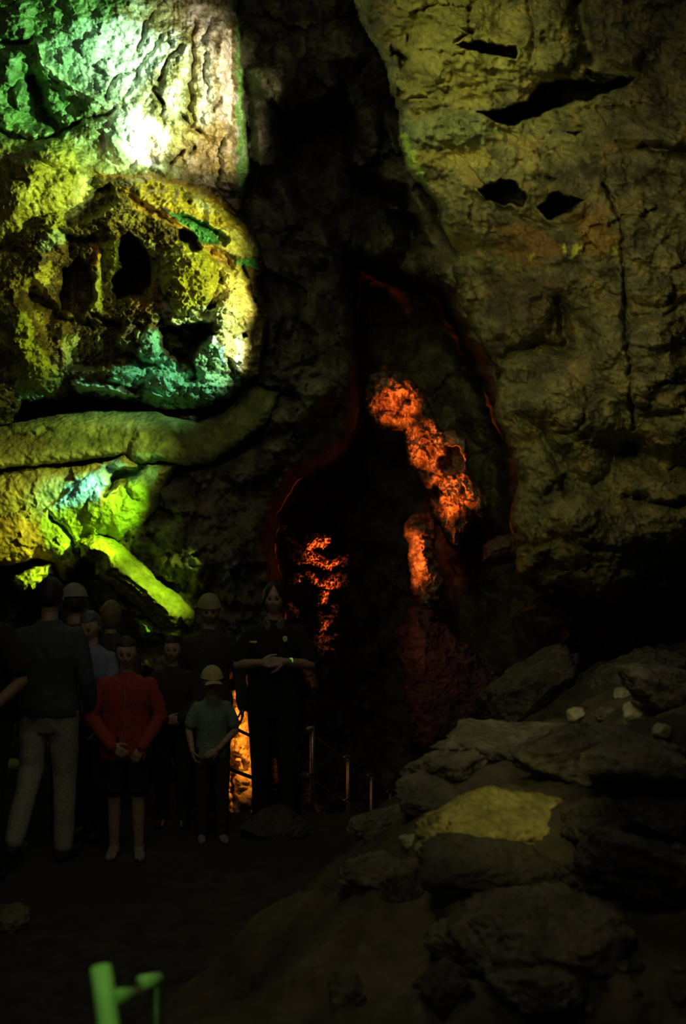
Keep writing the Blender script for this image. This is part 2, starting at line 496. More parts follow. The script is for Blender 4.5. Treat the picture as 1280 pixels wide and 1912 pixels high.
# ---- left chamber: pitted block that juts out under the flowstone
PB = [(-110, 380), (-10, 470), (20, 455), (50, 390), (105, 352), (140, 338), (180, 318), (215, 316), (300, 326), (372, 346),
      (400, 352), (440, 398), (468, 432), (485, 480), (486, 500), (478, 520), (484, 560), (498, 588), (490, 620), (488, 650),
      (478, 700), (460, 712), (430, 738), (380, 760), (300, 764), (262, 752), (130, 742), (40, 748), (20, 790), (-110, 800)]
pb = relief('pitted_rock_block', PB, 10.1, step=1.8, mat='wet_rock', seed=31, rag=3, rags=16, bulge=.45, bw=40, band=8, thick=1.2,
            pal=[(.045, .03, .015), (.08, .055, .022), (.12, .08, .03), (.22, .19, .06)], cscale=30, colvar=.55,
            ctrl=[(160, 520, .35, 90), (440, 560, -.25, 60), (250, 500, .2, 50)],
            cracks=[([(222, 352), (262, 382), (300, 402), (352, 432), (372, 462)], 5, .12),
                    ([(395, 470), (428, 488), (440, 505)], 6, .14), ([(452, 498), (462, 530), (478, 560)], 4, .12),
                    ([(110, 430), (150, 452), (200, 442)], 6, .12), ([(300, 600), (360, 640), (410, 612)], 5, .15),
                    ([(130, 735), (200, 752), (262, 742)], 4, .15), ([(130, 448), (120, 560), (60, 640)], 7, .1),
                    ([(180, 588), (205, 600)], 7, .2), ([(340, 352), (352, 380)], 5, .05),
                    ([(330, 655), (365, 690), (360, 708)], 5, .12), ([(376, 610), (350, 650)], 5, .1)],
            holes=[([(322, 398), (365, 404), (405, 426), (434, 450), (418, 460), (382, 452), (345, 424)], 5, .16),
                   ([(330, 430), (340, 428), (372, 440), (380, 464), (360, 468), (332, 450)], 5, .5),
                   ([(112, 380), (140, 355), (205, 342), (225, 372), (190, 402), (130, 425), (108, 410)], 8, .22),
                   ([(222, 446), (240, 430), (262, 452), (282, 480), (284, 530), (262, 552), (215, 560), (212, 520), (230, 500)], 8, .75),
                   ([(110, 500), (150, 480), (172, 492), (178, 560), (150, 600), (112, 580)], 10, .35),
                   ([(30, 560), (110, 600), (130, 690), (300, 690), (220, 640), (240, 600), (130, 590), (60, 520)], 12, .25),
                   ([(300, 612), (400, 600), (405, 625), (370, 650), (362, 690), (330, 672), (300, 650)], 8, .35),
                   ([(450, 618), (458, 620), (462, 632), (454, 632)], 2, .2), ([(308, 548), (320, 550), (320, 562), (308, 560)], 3, .1),
                   ([(345, 582), (352, 580), (353, 590), (346, 592)], 2, .1), ([(382, 572), (405, 568), (402, 580), (386, 582)], 3, .2)],
            bumps=[(352, 522, 55, 66, 0, .26), (425, 515, 12, 14, 0, .07), (430, 620, 45, 80, 10, .12), (205, 370, 26, 14, 0, .06),
                   (180, 520, 9, 62, 5, .14), (212, 480, 10, 52, 10, .12), (200, 448, 22, 20, 0, .1), (70, 500, 40, 20, -55, .13),
                   (25, 560, 35, 60, 0, .15), (55, 650, 32, 80, -14, .18), (120, 610, 10, 30, 15, .1), (185, 640, 6, 22, 0, .1),
                   (255, 625, 6, 16, 0, .1), (135, 638, 9, 20, 10, .1), (280, 640, 22, 36, 0, .14), (230, 690, 30, 26, -30, .12),
                   (310, 720, 40, 26, 0, .16), (380, 728, 46, 24, -8, .14), (250, 735, 60, 6, 5, .14), (190, 725, 60, 7, 6, .14),
                   (50, 755, 34, 8, 0, .12), (392, 668, 30, 42, 20, .12), (452, 690, 18, 26, 0, .1), (300, 480, 16, 30, 30, .1)],
            noises=[('b', 26, 24, .07), ('n', 80, 80, .14), ('b', 9, 10, .035)],
            colors=[([(235, 325), (300, 328), (372, 348), (420, 390), (470, 440), (482, 470), (440, 470), (400, 425), (330, 396), (262, 376), (250, 350)], (.60, .48, .10), 5, .9),
                    ([(150, 318), (300, 324), (372, 344), (410, 368), (440, 398), (410, 384), (365, 352), (300, 336), (150, 332)], (.42, .22, .04), 3, .9),
                    ([(222, 344), (262, 374), (352, 420), (400, 462), (445, 492), (474, 555), (460, 545), (430, 506), (340, 432), (250, 388)], (.55, .36, .12), 3, .9),
                    ([(355, 375), (385, 372), (398, 400), (378, 400)], (.88, .86, .70), 4, .9),  # white glint painted on
                    ([(344, 356), (360, 358), (358, 384), (344, 380)], (.14, .11, .02), 3, .9),
                    ([(322, 398), (365, 404), (405, 426), (434, 450), (418, 460), (382, 452), (345, 424)], (.08, .32, .16), 4, .95),
                    ([(432, 484), (484, 484), (486, 500), (450, 496)], (.06, .28, .14), 3, .9),
                    ([(405, 420), (470, 440), (484, 480), (440, 480), (408, 460)], (.68, .62, .26), 6, .8),
                    ([(304, 470), (330, 448), (385, 462), (410, 500), (410, 545), (390, 565), (330, 590), (305, 560), (298, 520)], (.38, .38, .05), 6, .9),
                    ([(300, 560), (320, 580), (350, 584), (375, 570), (420, 575), (400, 600), (330, 608), (305, 590)], (.62, .64, .40), 6, .8),
                    ([(410, 500), (445, 490), (470, 560), (490, 590), (486, 690), (455, 710), (430, 690), (400, 620), (430, 570)], (.62, .56, .20), 7, .85),
                    ([(440, 632), (452, 618), (456, 680), (450, 696), (438, 694)], (.95, .92, .80), 3, .95),  # light catching the right rim, painted as a white strip
                    ([(372, 640), (395, 622), (420, 670), (432, 690), (400, 704), (362, 700)], (.34, .55, .30), 5, .9),
                    ([(392, 628), (402, 628), (408, 645), (396, 642)], (.95, .95, .95), 3, .95),
                    ([(404, 648), (414, 650), (426, 680), (418, 684)], (.45, .75, .85), 3, .8),
                    ([(412, 560), (432, 560), (438, 640), (430, 690), (414, 640)], (.70, .60, .34), 5, .6),
                    ([(185, 460), (208, 446), (230, 452), (222, 500), (205, 548), (210, 470), (190, 520), (192, 585), (170, 580), (172, 540), (182, 520)], (.42, .46, .12), 4, .9),
                    ([(165, 455), (188, 458), (186, 500), (174, 490)], (.62, .34, .06), 4, .9),
                    ([(60, 548), (40, 535), (92, 488), (100, 505), (72, 555)], (.50, .46, .08), 6, .9),
                    ([(15, 520), (34, 520), (36, 550), (22, 555)], (.45, .34, .08), 4, .8),
                    ([(-110, 560), (10, 560), (60, 600), (70, 660), (120, 700), (100, 740), (30, 740), (20, 640), (-110, 640)], (.40, .42, .10), 8, .85),
                    ([(120, 630), (148, 622), (145, 650), (120, 690)], (.45, .50, .20), 4, .8),
                    ([(184, 625), (196, 627), (190, 660), (183, 655)], (.50, .55, .25), 2, .9),
                    ([(250, 618), (262, 618), (258, 640)], (.45, .50, .25), 2, .8),
                    ([(75, 450), (110, 430), (130, 440), (120, 452), (75, 470)], (.45, .60, .45), 5, .8),
                    ([(82, 400), (120, 380), (125, 430), (80, 430)], (.36, .34, .06), 5, .7),
                    ([(250, 440), (285, 450), (295, 480), (275, 476)], (.42, .46, .20), 5, .8),
                    ([(265, 620), (298, 614), (300, 660), (340, 690), (440, 700), (450, 716), (430, 740), (350, 764), (270, 760), (262, 720), (200, 710), (220, 680), (262, 670)], (.30, .60, .38), 9, .92),
                    ([(135, 712), (180, 714), (262, 738), (262, 748), (210, 742), (140, 728)], (.45, .75, .55), 3, .95),
                    ([(34, 732), (80, 732), (78, 744), (36, 744)], (.40, .66, .36), 3, .9),
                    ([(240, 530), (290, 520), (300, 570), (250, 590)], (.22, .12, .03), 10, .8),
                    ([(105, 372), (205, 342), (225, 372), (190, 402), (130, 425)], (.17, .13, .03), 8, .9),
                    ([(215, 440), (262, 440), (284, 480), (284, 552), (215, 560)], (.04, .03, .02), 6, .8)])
tag(pb, 'jutting block of pitted limestone with dark hollows and pale crust under the bright flowstone', 'rock formation')

# ---- left chamber: the smooth round boulder and the blocks below it
SB = [(-110, 806), (0, 800), (60, 786), (140, 772), (200, 768), (290, 770), (330, 784), (370, 790), (420, 770), (470, 722),
      (520, 735), (500, 790), (440, 830), (400, 860), (355, 868), (300, 862), (250, 866), (228, 848), (180, 856), (90, 866), (20, 870), (-110, 900)]
sb = relief('smooth_boulder', SB, 9.75, step=2.2, mat='rock', seed=41, rag=2.5, rags=25, bulge=.14, bw=10, band=8, thick=1.1,
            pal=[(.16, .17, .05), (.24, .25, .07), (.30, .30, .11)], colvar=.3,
            tilt=-.45, ctrl=[(430, 800, .35, 70)], noises=[('n', 90, 60, .07), ('n', 18, 14, .02)],
            cracks=[([(250, 790), (240, 830), (235, 850)], 5, .04), ([(330, 800), (360, 850)], 8, .05), ([(-20, 815), (60, 815), (90, 800)], 6, .05)],
            colors=[([(-60, 806), (60, 806), (110, 830), (40, 860), (-60, 870)], (.16, .10, .03), 14, .6),
                    ([(220, 850), (300, 850), (330, 862), (240, 868)], (.30, .55, .25), 4, .7)])
tag(sb, 'broad smooth green boulder resting above the long horizontal crack', 'boulder')

LB = [(-110, 914), (0, 886), (60, 874), (150, 871), (205, 862), (232, 850), (268, 868), (330, 866), (310, 900), (290, 950),
      (262, 985), (222, 1012), (200, 1000), (160, 1010), (150, 1045), (148, 1068), (120, 1088), (108, 1070), (95, 1050), (70, 1040),
      (28, 1052), (-10, 1058), (-110, 1080)]
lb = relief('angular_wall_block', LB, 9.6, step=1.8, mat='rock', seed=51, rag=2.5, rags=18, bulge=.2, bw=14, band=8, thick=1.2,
            pal=[(.26, .22, .05), (.32, .28, .07), (.40, .34, .09)], colvar=.3,
            ctrl=[(190, 930, -.10, 90)],
            cracks=[([(95, 965), (118, 985), (135, 1005), (140, 1040)], 5, .15), ([(200, 878), (222, 888), (262, 876)], 8, .16),
                    ([(70, 960), (110, 925), (180, 870)], 4, .04), ([(150, 1000), (165, 990)], 4, .05), ([(196, 920), (215, 895)], 6, .14)],
            bumps=[(170, 905, 70, 40, -32, .04), (220, 960, 70, 56, -30, .08), (262, 905, 26, 30, 0, .08), (205, 920, 12, 7, -30, .06),
                   (240, 940, 14, 14, 0, .03), (128, 1062, 20, 20, 0, .1)],
            holes=[([(212, 882), (262, 876), (255, 890), (225, 905), (196, 922), (200, 900)], 5, .22)],
            noises=[('f', 60, 50, .035), ('n', 90, 70, .06), ('n', 14, 14, .015)],
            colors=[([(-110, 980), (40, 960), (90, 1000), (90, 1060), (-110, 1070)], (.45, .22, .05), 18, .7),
                    ([(105, 948), (130, 905), (160, 885), (215, 858), (236, 868), (232, 884), (200, 905), (180, 938), (130, 948)], (.42, .70, .78), 6, .95),  # pool of cyan lamplight put into the colour as well
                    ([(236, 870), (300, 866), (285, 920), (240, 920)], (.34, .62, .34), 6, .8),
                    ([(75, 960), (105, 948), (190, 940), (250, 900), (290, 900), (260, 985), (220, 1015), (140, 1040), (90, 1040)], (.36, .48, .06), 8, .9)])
tag(lb, 'angular wedge of lit rock with a cyan-lit patch, below the long horizontal crack', 'rock formation')

SL = [(148, 1012), (175, 1000), (215, 1010), (262, 1052), (300, 1090), (330, 1112), (362, 1142), (362, 1165), (350, 1180),
      (345, 1200), (318, 1206), (300, 1180), (278, 1150), (262, 1135), (240, 1118), (205, 1092), (180, 1072), (178, 1050), (155, 1040)]
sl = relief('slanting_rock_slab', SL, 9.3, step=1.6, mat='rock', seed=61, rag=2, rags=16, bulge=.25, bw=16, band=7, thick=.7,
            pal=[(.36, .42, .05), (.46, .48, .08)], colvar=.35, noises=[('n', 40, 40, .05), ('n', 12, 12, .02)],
            cracks=[([(185, 1062), (230, 1092), (268, 1122)], 4, .07), ([(225, 1072), (268, 1108)], 3, .04)],
            bumps=[(270, 1098, 110, 44, 38, .06), (352, 1155, 14, 18, 0, .08), (312, 1190, 16, 12, 0, .07)],
            colors=[([(176, 1062), (200, 1078), (270, 1128), (262, 1136), (205, 1094), (180, 1074)], (.50, .34, .08), 3, .9),
                    ([(300, 1150), (330, 1150), (345, 1200), (318, 1206)], (.22, .20, .06), 7, .8)])
tag(sl, 'long slanting yellow-green slab leaning down to the right above the visitors', 'rock formation')

for k, (poly, Y0, nm, lab, c) in enumerate([
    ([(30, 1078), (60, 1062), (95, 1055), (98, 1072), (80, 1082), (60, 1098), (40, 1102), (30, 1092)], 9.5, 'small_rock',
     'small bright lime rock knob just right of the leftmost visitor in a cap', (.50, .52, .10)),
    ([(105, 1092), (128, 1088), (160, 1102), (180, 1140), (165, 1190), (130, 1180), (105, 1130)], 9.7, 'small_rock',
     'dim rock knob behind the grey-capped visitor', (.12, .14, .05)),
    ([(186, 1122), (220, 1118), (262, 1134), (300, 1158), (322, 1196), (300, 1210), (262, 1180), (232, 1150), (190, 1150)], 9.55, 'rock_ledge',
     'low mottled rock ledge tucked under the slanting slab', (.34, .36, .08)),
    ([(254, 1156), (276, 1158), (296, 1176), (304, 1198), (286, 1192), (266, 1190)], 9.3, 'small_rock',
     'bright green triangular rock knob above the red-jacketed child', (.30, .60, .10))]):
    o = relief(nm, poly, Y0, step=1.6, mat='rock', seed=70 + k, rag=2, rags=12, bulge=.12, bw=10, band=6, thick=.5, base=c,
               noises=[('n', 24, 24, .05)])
    tag(o, lab, 'rock')

# ---- right-hand wall
RW = [(650, -140), (1420, -140), (1420, 1080), (1285, 1062), (1240, 1046), (1190, 1080), (1150, 1120), (1112, 1112), (1075, 1084),
      (1010, 1090), (972, 1072), (966, 1010), (962, 960), (975, 900), (962, 850), (945, 800), (930, 770), (940, 700), (930, 672),
      (905, 640), (885, 600), (870, 560), (850, 500), (862, 470), (835, 430), (820, 380), (790, 340), (768, 318), (758, 285),
      (748, 255), (752, 215), (735, 165), (728, 130), (716, 100), (690, 60), (665, 0)]
rw = relief('wall_right', RW, 8.9, step=2.4, mat='rock', seed=81, rag=4, rags=26, bulge=.5, bw=38, band=9, thick=2.2,
            pal=[(.10, .09, .05), (.19, .18, .08), (.26, .24, .10), (.34, .26, .09)], cscale=60, colvar=.45,
            ctrl=[(1300, 300, -.7, 350), (1250, 750, -.6, 220), (1000, 300, .25, 110), (930, 540, .3, 90), (1100, 1000, -.35, 160),
                  (840, 100, -.2, 120), (1150, 880, .5, 100), (1060, 620, .3, 60)],
            cracks=[([(1128, 345), (1142, 380), (1160, 420), (1162, 520), (1170, 640), (1178, 720), (1180, 800)], 4, .16),
                    ([(1075, 0), (1088, 60), (1100, 110)], 14, .35), ([(1100, 140), (1160, 158)], 8, .3), ([(1200, 275), (1280, 285)], 8, .3),
                    ([(1040, 560), (1060, 640)], 10, .25), ([(930, 672), (1000, 640), (1070, 660)], 10, .25),
                    ([(1180, 840), (1240, 870), (1420, 850)], 26, .5), ([(960, 770), (1010, 800), (1060, 920)], 10, .18),
                    ([(1170, 930), (1240, 945), (1400, 930)], 8, .25), ([(970, 1020), (1040, 1010), (1150, 1030)], 8, .12),
                    ([(860, 230), (920, 238), (960, 250)], 5, .05), ([(750, 190), (810, 175)], 4, .07), ([(870, 360), (930, 385), (1030, 428), (1075, 420), (1100, 385)], 5, .1),
                    ([(1165, 560), (1180, 590), (1240, 590), (1290, 550)], 6, .14), ([(840, 50), (880, 60), (850, 78)], 5, .1),
                    ([(960, 1060), (1000, 1020), (1030, 900)], 6, .08), ([(985, 0), (1000, 60), (990, 110)], 6, .1)],
            holes=[([(892, 208), (940, 206), (985, 182), (1012, 158), (1060, 144), (1110, 156), (1150, 148), (1182, 146), (1168, 162),
                     (1110, 180), (1060, 192), (1000, 216), (960, 234), (925, 228)], 6, 1.3),
                   ([(850, 84), (900, 80), (965, 86), (968, 108), (920, 104), (880, 96)], 4, .8),
                   ([(893, 355), (925, 345), (935, 332), (960, 335), (968, 355), (984, 372), (980, 384), (940, 382), (905, 370)], 4, 1.1),
                   ([(1005, 385), (1030, 360), (1072, 366), (1090, 372), (1070, 396), (1030, 414), (1018, 408)], 4, 1.1),
                   ([(728, 84), (742, 92), (760, 118), (752, 130), (738, 112)], 5, .35), ([(758, 58), (766, 66), (762, 90)], 4, .25),
                   ([(1012, 332), (1036, 332), (1030, 342)], 3, .15), ([(1050, 244), (1090, 246), (1075, 254)], 3, .2)],
            bumps=[(1170, 104, 30, 32, 0, .22), (1218, 540, 40, 34, 0, .24), (1230, 720, 60, 55, 0, .25), (1225, 620, 60, 36, 0, .15),
                   (1035, 750, 60, 60, 0, .2), (1110, 790, 55, 40, 0, .2), (1010, 880, 45, 40, 0, .2), (1060, 960, 60, 45, 0, .22),
                   (990, 1010, 40, 50, 0, .2), (1130, 1000, 70, 60, 0, .22), (1130, 1085, 60, 34, 0, .2), (1220, 990, 60, 50, 0, .2),
                   (1100, 860, 40, 40, 0, .15), (970, 590, 60, 60, 0, .2), (830, 240, 70, 36, 0, .12), (800, 300, 50, 36, 0, .1),
                   (870, 420, 50, 40, 30, .1), (1130, 620, 36, 70, 0, .14), (780, 150, 60, 60, 0, .1), (1115, 320, 20, 40, 0, .08),
                   (1050, 110, 60, 22, -25, .15), (1240, 430, 90, 70, 0, .2)],
            noises=[('n', 150, 140, .35), ('f', 110, 70, .08), ('n', 44, 30, .07), ('n', 14, 12, .02)],
            colors=[([(740, -20), (900, -20), (1000, 60), (1000, 120), (900, 200), (760, 190)], (.30, .27, .07), 26, .6),
                    ([(750, 215), (860, 210), (930, 240), (900, 270), (800, 270), (760, 262)], (.20, .24, .11), 10, .7),
                    ([(760, 285), (900, 280), (930, 310), (850, 310), (770, 312)], (.36, .30, .07), 10, .7),
                    ([(748, 245), (764, 250), (782, 318), (800, 345), (770, 325), (752, 280)], (.42, .62, .12), 5, .8),  # green light spilling on the rim, put into the colour
                    ([(930, 420), (1000, 420), (1060, 470), (1000, 500), (930, 480)], (.30, .17, .05), 14, .8),
                    ([(1060, 400), (1130, 390), (1160, 470), (1090, 480)], (.36, .22, .05), 12, .8),
                    ([(1048, 458), (1056, 456), (1058, 474), (1050, 474)], (.75, .80, .12), 3, .95),  # wet highlights painted on, this and the bright flecks below
                    ([(1068, 462), (1082, 456), (1078, 476), (1068, 482)], (.75, .80, .12), 4, .95),
                    ([(1140, 462), (1152, 458), (1152, 474), (1142, 474)], (.60, .64, .12), 3, .9),
                    ([(984, 474), (996, 472), (994, 490), (986, 488)], (.62, .48, .06), 4, .9),
                    ([(900, 510), (1060, 510), (1060, 620), (940, 620)], (.12, .09, .05), 22, .7)])
structure(rw)

# ---- roof of the gallery, above the frame
rf = relief('ceiling', [(0, 0), (10, 0), (10, 10), (0, 10)], 5, step=5, base=(.1, .1, .1), rag=0)
bpy.data.objects.remove(rf, do_unlink=True)
gx, gy = np.meshgrid(np.linspace(-7, 8, 90), np.linspace(-4, 17, 110))
gz = 7.4 + 1.0 * fbm(gx / 2.5, gy / 2.5, 5, 5) + .1 * gx * 0
rf = mesh_from_grid('ceiling', np.stack([gx, gy, gz], 2), np.ones(gx.shape, bool), np.full(gx.shape + (3,), .08), M['dark_rock'])
structure(rf)

# ---- ground: trodden gallery floor, stair hollow behind, rubble slope at the right
def heap_edge(Y):
    return np.interp(Y, [2, 5.0, 6.0, 7.5, 8.8, 12], [-1.3, -.95, -.55, -.02, .2, .5])

def ground_z(x, Y):
    x = np.asarray(x, float); Y = np.asarray(Y, float)
    h = np.clip(x - heap_edge(Y) + .10 * fbm(x / .6, Y / .6, 3, 91), 0, None)
    heap = 1.45 * (1 - np.exp(-(h / 1.5) ** 1.25)) + .06 * np.clip(h - 2, 0, None)
    heap = heap * (1 - sstep(9.3, 10.6, Y)) * sstep(3.2, 5.4, Y)
    am = np.clip(h * 1.5, 0, 1) * (1 - sstep(9.3, 10.6, Y))
    z = heap + am * (.10 * facets(x / .42, Y / .42, 93) + .10 * fbm(x / .5, Y / .5, 5, 94) + .03 * fbm(x / .08, Y / .1, 4, 97))
    z = z + .025 * fbm(x / .5, Y / .5, 5, 95)
    drop = -.45 * np.clip(Y - 8.55, 0, None) * sstep(-1.4, -.9, x)
    z = z + drop
    near = .55 * (1 - sstep(2.2, 4.6, Y))
    return z + near

gx, gy = np.meshgrid(np.arange(-6, 7, .04), np.arange(.3, 17.2, .04))
gz = ground_z(gx, gy)
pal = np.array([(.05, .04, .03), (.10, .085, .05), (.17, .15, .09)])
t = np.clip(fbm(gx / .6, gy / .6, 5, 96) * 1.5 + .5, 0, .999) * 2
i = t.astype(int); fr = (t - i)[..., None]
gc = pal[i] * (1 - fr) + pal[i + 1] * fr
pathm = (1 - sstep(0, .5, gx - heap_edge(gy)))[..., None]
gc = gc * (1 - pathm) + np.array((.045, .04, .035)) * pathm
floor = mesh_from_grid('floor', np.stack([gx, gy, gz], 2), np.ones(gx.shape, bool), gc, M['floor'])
structure(floor)

# ---- orange-lit formations in the deep passage
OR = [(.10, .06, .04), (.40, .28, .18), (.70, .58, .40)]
O1 = [(683, 742), (694, 704), (712, 696), (742, 698), (764, 708), (790, 742), (806, 778), (818, 806), (850, 808), (866, 822),
      (870, 848), (868, 872), (880, 896), (900, 922), (912, 942), (898, 964), (884, 956), (876, 975), (860, 1000), (850, 1024),
      (836, 1006), (824, 978), (808, 972), (806, 940), (808, 912), (792, 906), (786, 888), (766, 868), (762, 840), (758, 800),
      (722, 798), (702, 794), (698, 778), (686, 768)]
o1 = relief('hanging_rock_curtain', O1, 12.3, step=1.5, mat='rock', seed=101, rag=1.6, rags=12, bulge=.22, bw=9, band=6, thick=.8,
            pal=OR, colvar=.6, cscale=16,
            cracks=[([(745, 700), (762, 730), (752, 755), (735, 775)], 3.5, .12), ([(700, 725), (730, 740), (750, 752)], 3, .06),
                    ([(690, 755), (720, 765), (745, 760)], 3, .07), ([(768, 755), (780, 780), (798, 800)], 5, .1),
                    ([(775, 820), (800, 840), (812, 860)], 5, .1), ([(812, 912), (812, 940)], 7, .25), ([(858, 900), (872, 940), (880, 960)], 4, .15),
                    ([(828, 810), (838, 830)], 4, .1), ([(780, 880), (810, 885), (850, 880), (868, 870)], 3, .1)],
            holes=[([(826, 836), (842, 832), (856, 830), (864, 850), (866, 874), (842, 882), (822, 878), (816, 862), (830, 850)], 4, .7),
                   ([(755, 745), (766, 745), (764, 758), (756, 756)], 3, .2), ([(806, 900), (820, 896), (828, 920), (814, 948), (806, 930)], 3, .5)],
            bumps=[(722, 725, 34, 26, 20, .12), (720, 780, 30, 14, -5, .1), (785, 850, 26, 34, 20, .12), (800, 905, 16, 12, 20, .08),
                   (858, 830, 14, 20, -20, .1), (840, 940, 26, 30, 0, .1), (895, 935, 14, 30, -30, .1)],
            noises=[('b', 14, 26, .13), ('n', 40, 40, .14), ('b', 6, 8, .045)],
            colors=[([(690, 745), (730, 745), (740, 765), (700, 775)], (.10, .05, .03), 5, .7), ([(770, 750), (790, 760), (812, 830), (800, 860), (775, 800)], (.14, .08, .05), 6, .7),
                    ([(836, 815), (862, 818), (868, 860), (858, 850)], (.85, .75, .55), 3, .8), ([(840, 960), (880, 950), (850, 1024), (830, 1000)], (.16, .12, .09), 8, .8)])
tag(o1, 'twisted orange-lit rock curtain high in the deep passage', 'rock formation')

O2 = [(760, 978), (770, 966), (798, 962), (806, 972), (808, 1000), (804, 1030), (818, 1062), (828, 1090), (820, 1120), (800, 1140),
      (784, 1126), (770, 1100), (772, 1076), (766, 1046), (768, 1012), (758, 1000)]
o2 = relief('rock_column', O2, 12.0, step=1.5, mat='rock', seed=111, rag=1.6, rags=10, bulge=.3, bw=12, band=6, thick=.7, pal=OR, colvar=.5,
            cscale=14, cracks=[([(762, 1002), (785, 1000), (800, 1006)], 3, .1), ([(775, 1075), (790, 1095), (795, 1120)], 5, .12), ([(770, 975), (785, 985), (800, 975)], 4, .12)],
            bumps=[(782, 990, 20, 14, 0, .1), (790, 1035, 20, 34, 0, .1)], noises=[('b', 12, 16, .07), ('n', 30, 30, .08)],
            colors=[([(764, 966), (806, 966), (806, 984), (770, 980)], (.12, .06, .04), 4, .8)])
tag(o2, 'narrow orange-lit rock column directly below the hanging curtain', 'rock formation')

CL = [
 [(523, 984), (532, 986), (534, 992), (526, 991)],
 [(536, 1004), (546, 1008), (556, 1018), (566, 1022), (572, 1006), (584, 1000), (598, 996), (612, 1002), (614, 1014), (602, 1022), (590, 1020), (580, 1026),
  (598, 1040), (616, 1050), (634, 1042), (648, 1040), (644, 1054), (626, 1056), (618, 1066), (600, 1056), (578, 1048), (560, 1050), (546, 1042), (540, 1020)],
 [(572, 1070), (584, 1072), (596, 1086), (612, 1080), (628, 1066), (644, 1076), (648, 1090), (634, 1098), (612, 1100), (600, 1098), (584, 1090)],
 [(536, 1084), (548, 1080), (552, 1072), (560, 1076), (556, 1084), (542, 1088)],
 [(600, 1106), (612, 1104), (610, 1118), (604, 1128), (594, 1132), (596, 1118)],
 [(618, 1132), (628, 1132), (628, 1144), (620, 1142)],
 [(532, 1130), (544, 1128), (554, 1142), (552, 1150), (540, 1144)],
 [(596, 1142), (608, 1152), (626, 1148), (622, 1162), (612, 1164), (608, 1176), (596, 1178), (598, 1160)],
 [(590, 1188), (604, 1184), (618, 1192), (626, 1184), (634, 1186), (622, 1200), (606, 1204), (586, 1204)],
 [(592, 1206), (612, 1208), (622, 1212), (600, 1222)],
]
CLAB = ['tiny orange speck of rock left of the popcorn cluster', 'largest jagged orange-lit crust above the guide in uniform',
        'curled orange-lit rock crust below the largest jagged one', 'short thin orange-lit rock fleck right above the face of the guide',
        'upright orange-lit rock tooth hanging under the curled crust', 'small orange-lit rock bead right of the hanging tooth',
        'bright orange-lit rock sliver touching the neck of the guide', 'forked orange-lit rock knob level with the chest of the guide',
        'broad orange-lit rock lump below the forked knob', 'faint pinkish rock lump lowest of the orange crusts']
for k, pts in enumerate(CL):
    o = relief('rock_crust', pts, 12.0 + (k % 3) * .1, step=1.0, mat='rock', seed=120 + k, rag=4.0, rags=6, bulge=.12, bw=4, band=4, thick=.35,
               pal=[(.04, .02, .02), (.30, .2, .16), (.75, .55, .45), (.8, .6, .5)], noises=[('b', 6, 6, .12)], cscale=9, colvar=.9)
    tag(o, CLAB[k], 'rock')

# bright amber flowstone seen between the visitors and the guide
AM = [(424, 1300), (436, 1292), (448, 1288), (460, 1262), (456, 1300), (456, 1312), (452, 1322), (458, 1334), (462, 1352), (470, 1370),
      (472, 1400), (490, 1420), (490, 1560), (408, 1560), (412, 1460), (414, 1420), (416, 1400), (424, 1384), (428, 1366), (426, 1352), (422, 1336),
      (424, 1322), (430, 1318), (426, 1308)]
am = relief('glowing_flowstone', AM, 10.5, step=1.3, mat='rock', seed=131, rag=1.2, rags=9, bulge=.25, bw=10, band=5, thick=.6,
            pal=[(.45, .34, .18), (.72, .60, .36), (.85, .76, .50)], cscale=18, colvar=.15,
            bumps=[(441, 1307, 14, 12, 0, .12), (440, 1338, 18, 18, 0, .14), (432, 1395, 18, 18, 0, .14), (452, 1400, 18, 40, 0, .12), (420, 1418, 6, 6, 0, .07),
                   (430, 1424, 6, 7, 0, .07), (440, 1420, 6, 6, 0, .07), (422, 1440, 10, 10, 0, .1), (427, 1462, 10, 18, 0, .1), (449, 1460, 12, 16, 0, .12),
                   (455, 1490, 20, 22, 0, .1), (427, 1490, 8, 14, 0, .08)],
            cracks=[([(424, 1320), (458, 1322)], 3, .1), ([(436, 1446), (440, 1500)], 4, .15), ([(416, 1478), (436, 1480)], 2, .08), ([(418, 1412), (440, 1408), (458, 1440)], 3, .06)],
            noises=[('n', 24, 24, .05)])
tag(am, 'glowing amber flowstone behind the railing, left of the guide', 'rock formation')
for k, (pts, lab) in enumerate([([(510, 1416), (522, 1420), (520, 1440), (524, 1462), (514, 1476), (508, 1450)], 'dim red rock lump seen between the legs of the guide'),
                                ([(566, 1252), (582, 1250), (592, 1280), (586, 1300), (574, 1280)], 'dim red rock lump beside the elbow of the guide'),
                                ([(560, 1446), (580, 1440), (592, 1500), (606, 1520), (590, 1540), (566, 1500)], 'dim red rock low behind the first railing post')]):
    o = relief('rock_lump', pts, 12.6, step=1.3, mat='rock', seed=140 + k, rag=2, rags=8, bulge=.2, bw=8, band=4, thick=.4,
               pal=OR, noises=[('b', 9, 9, .06)], colvar=.5)
    tag(o, lab, 'rock')
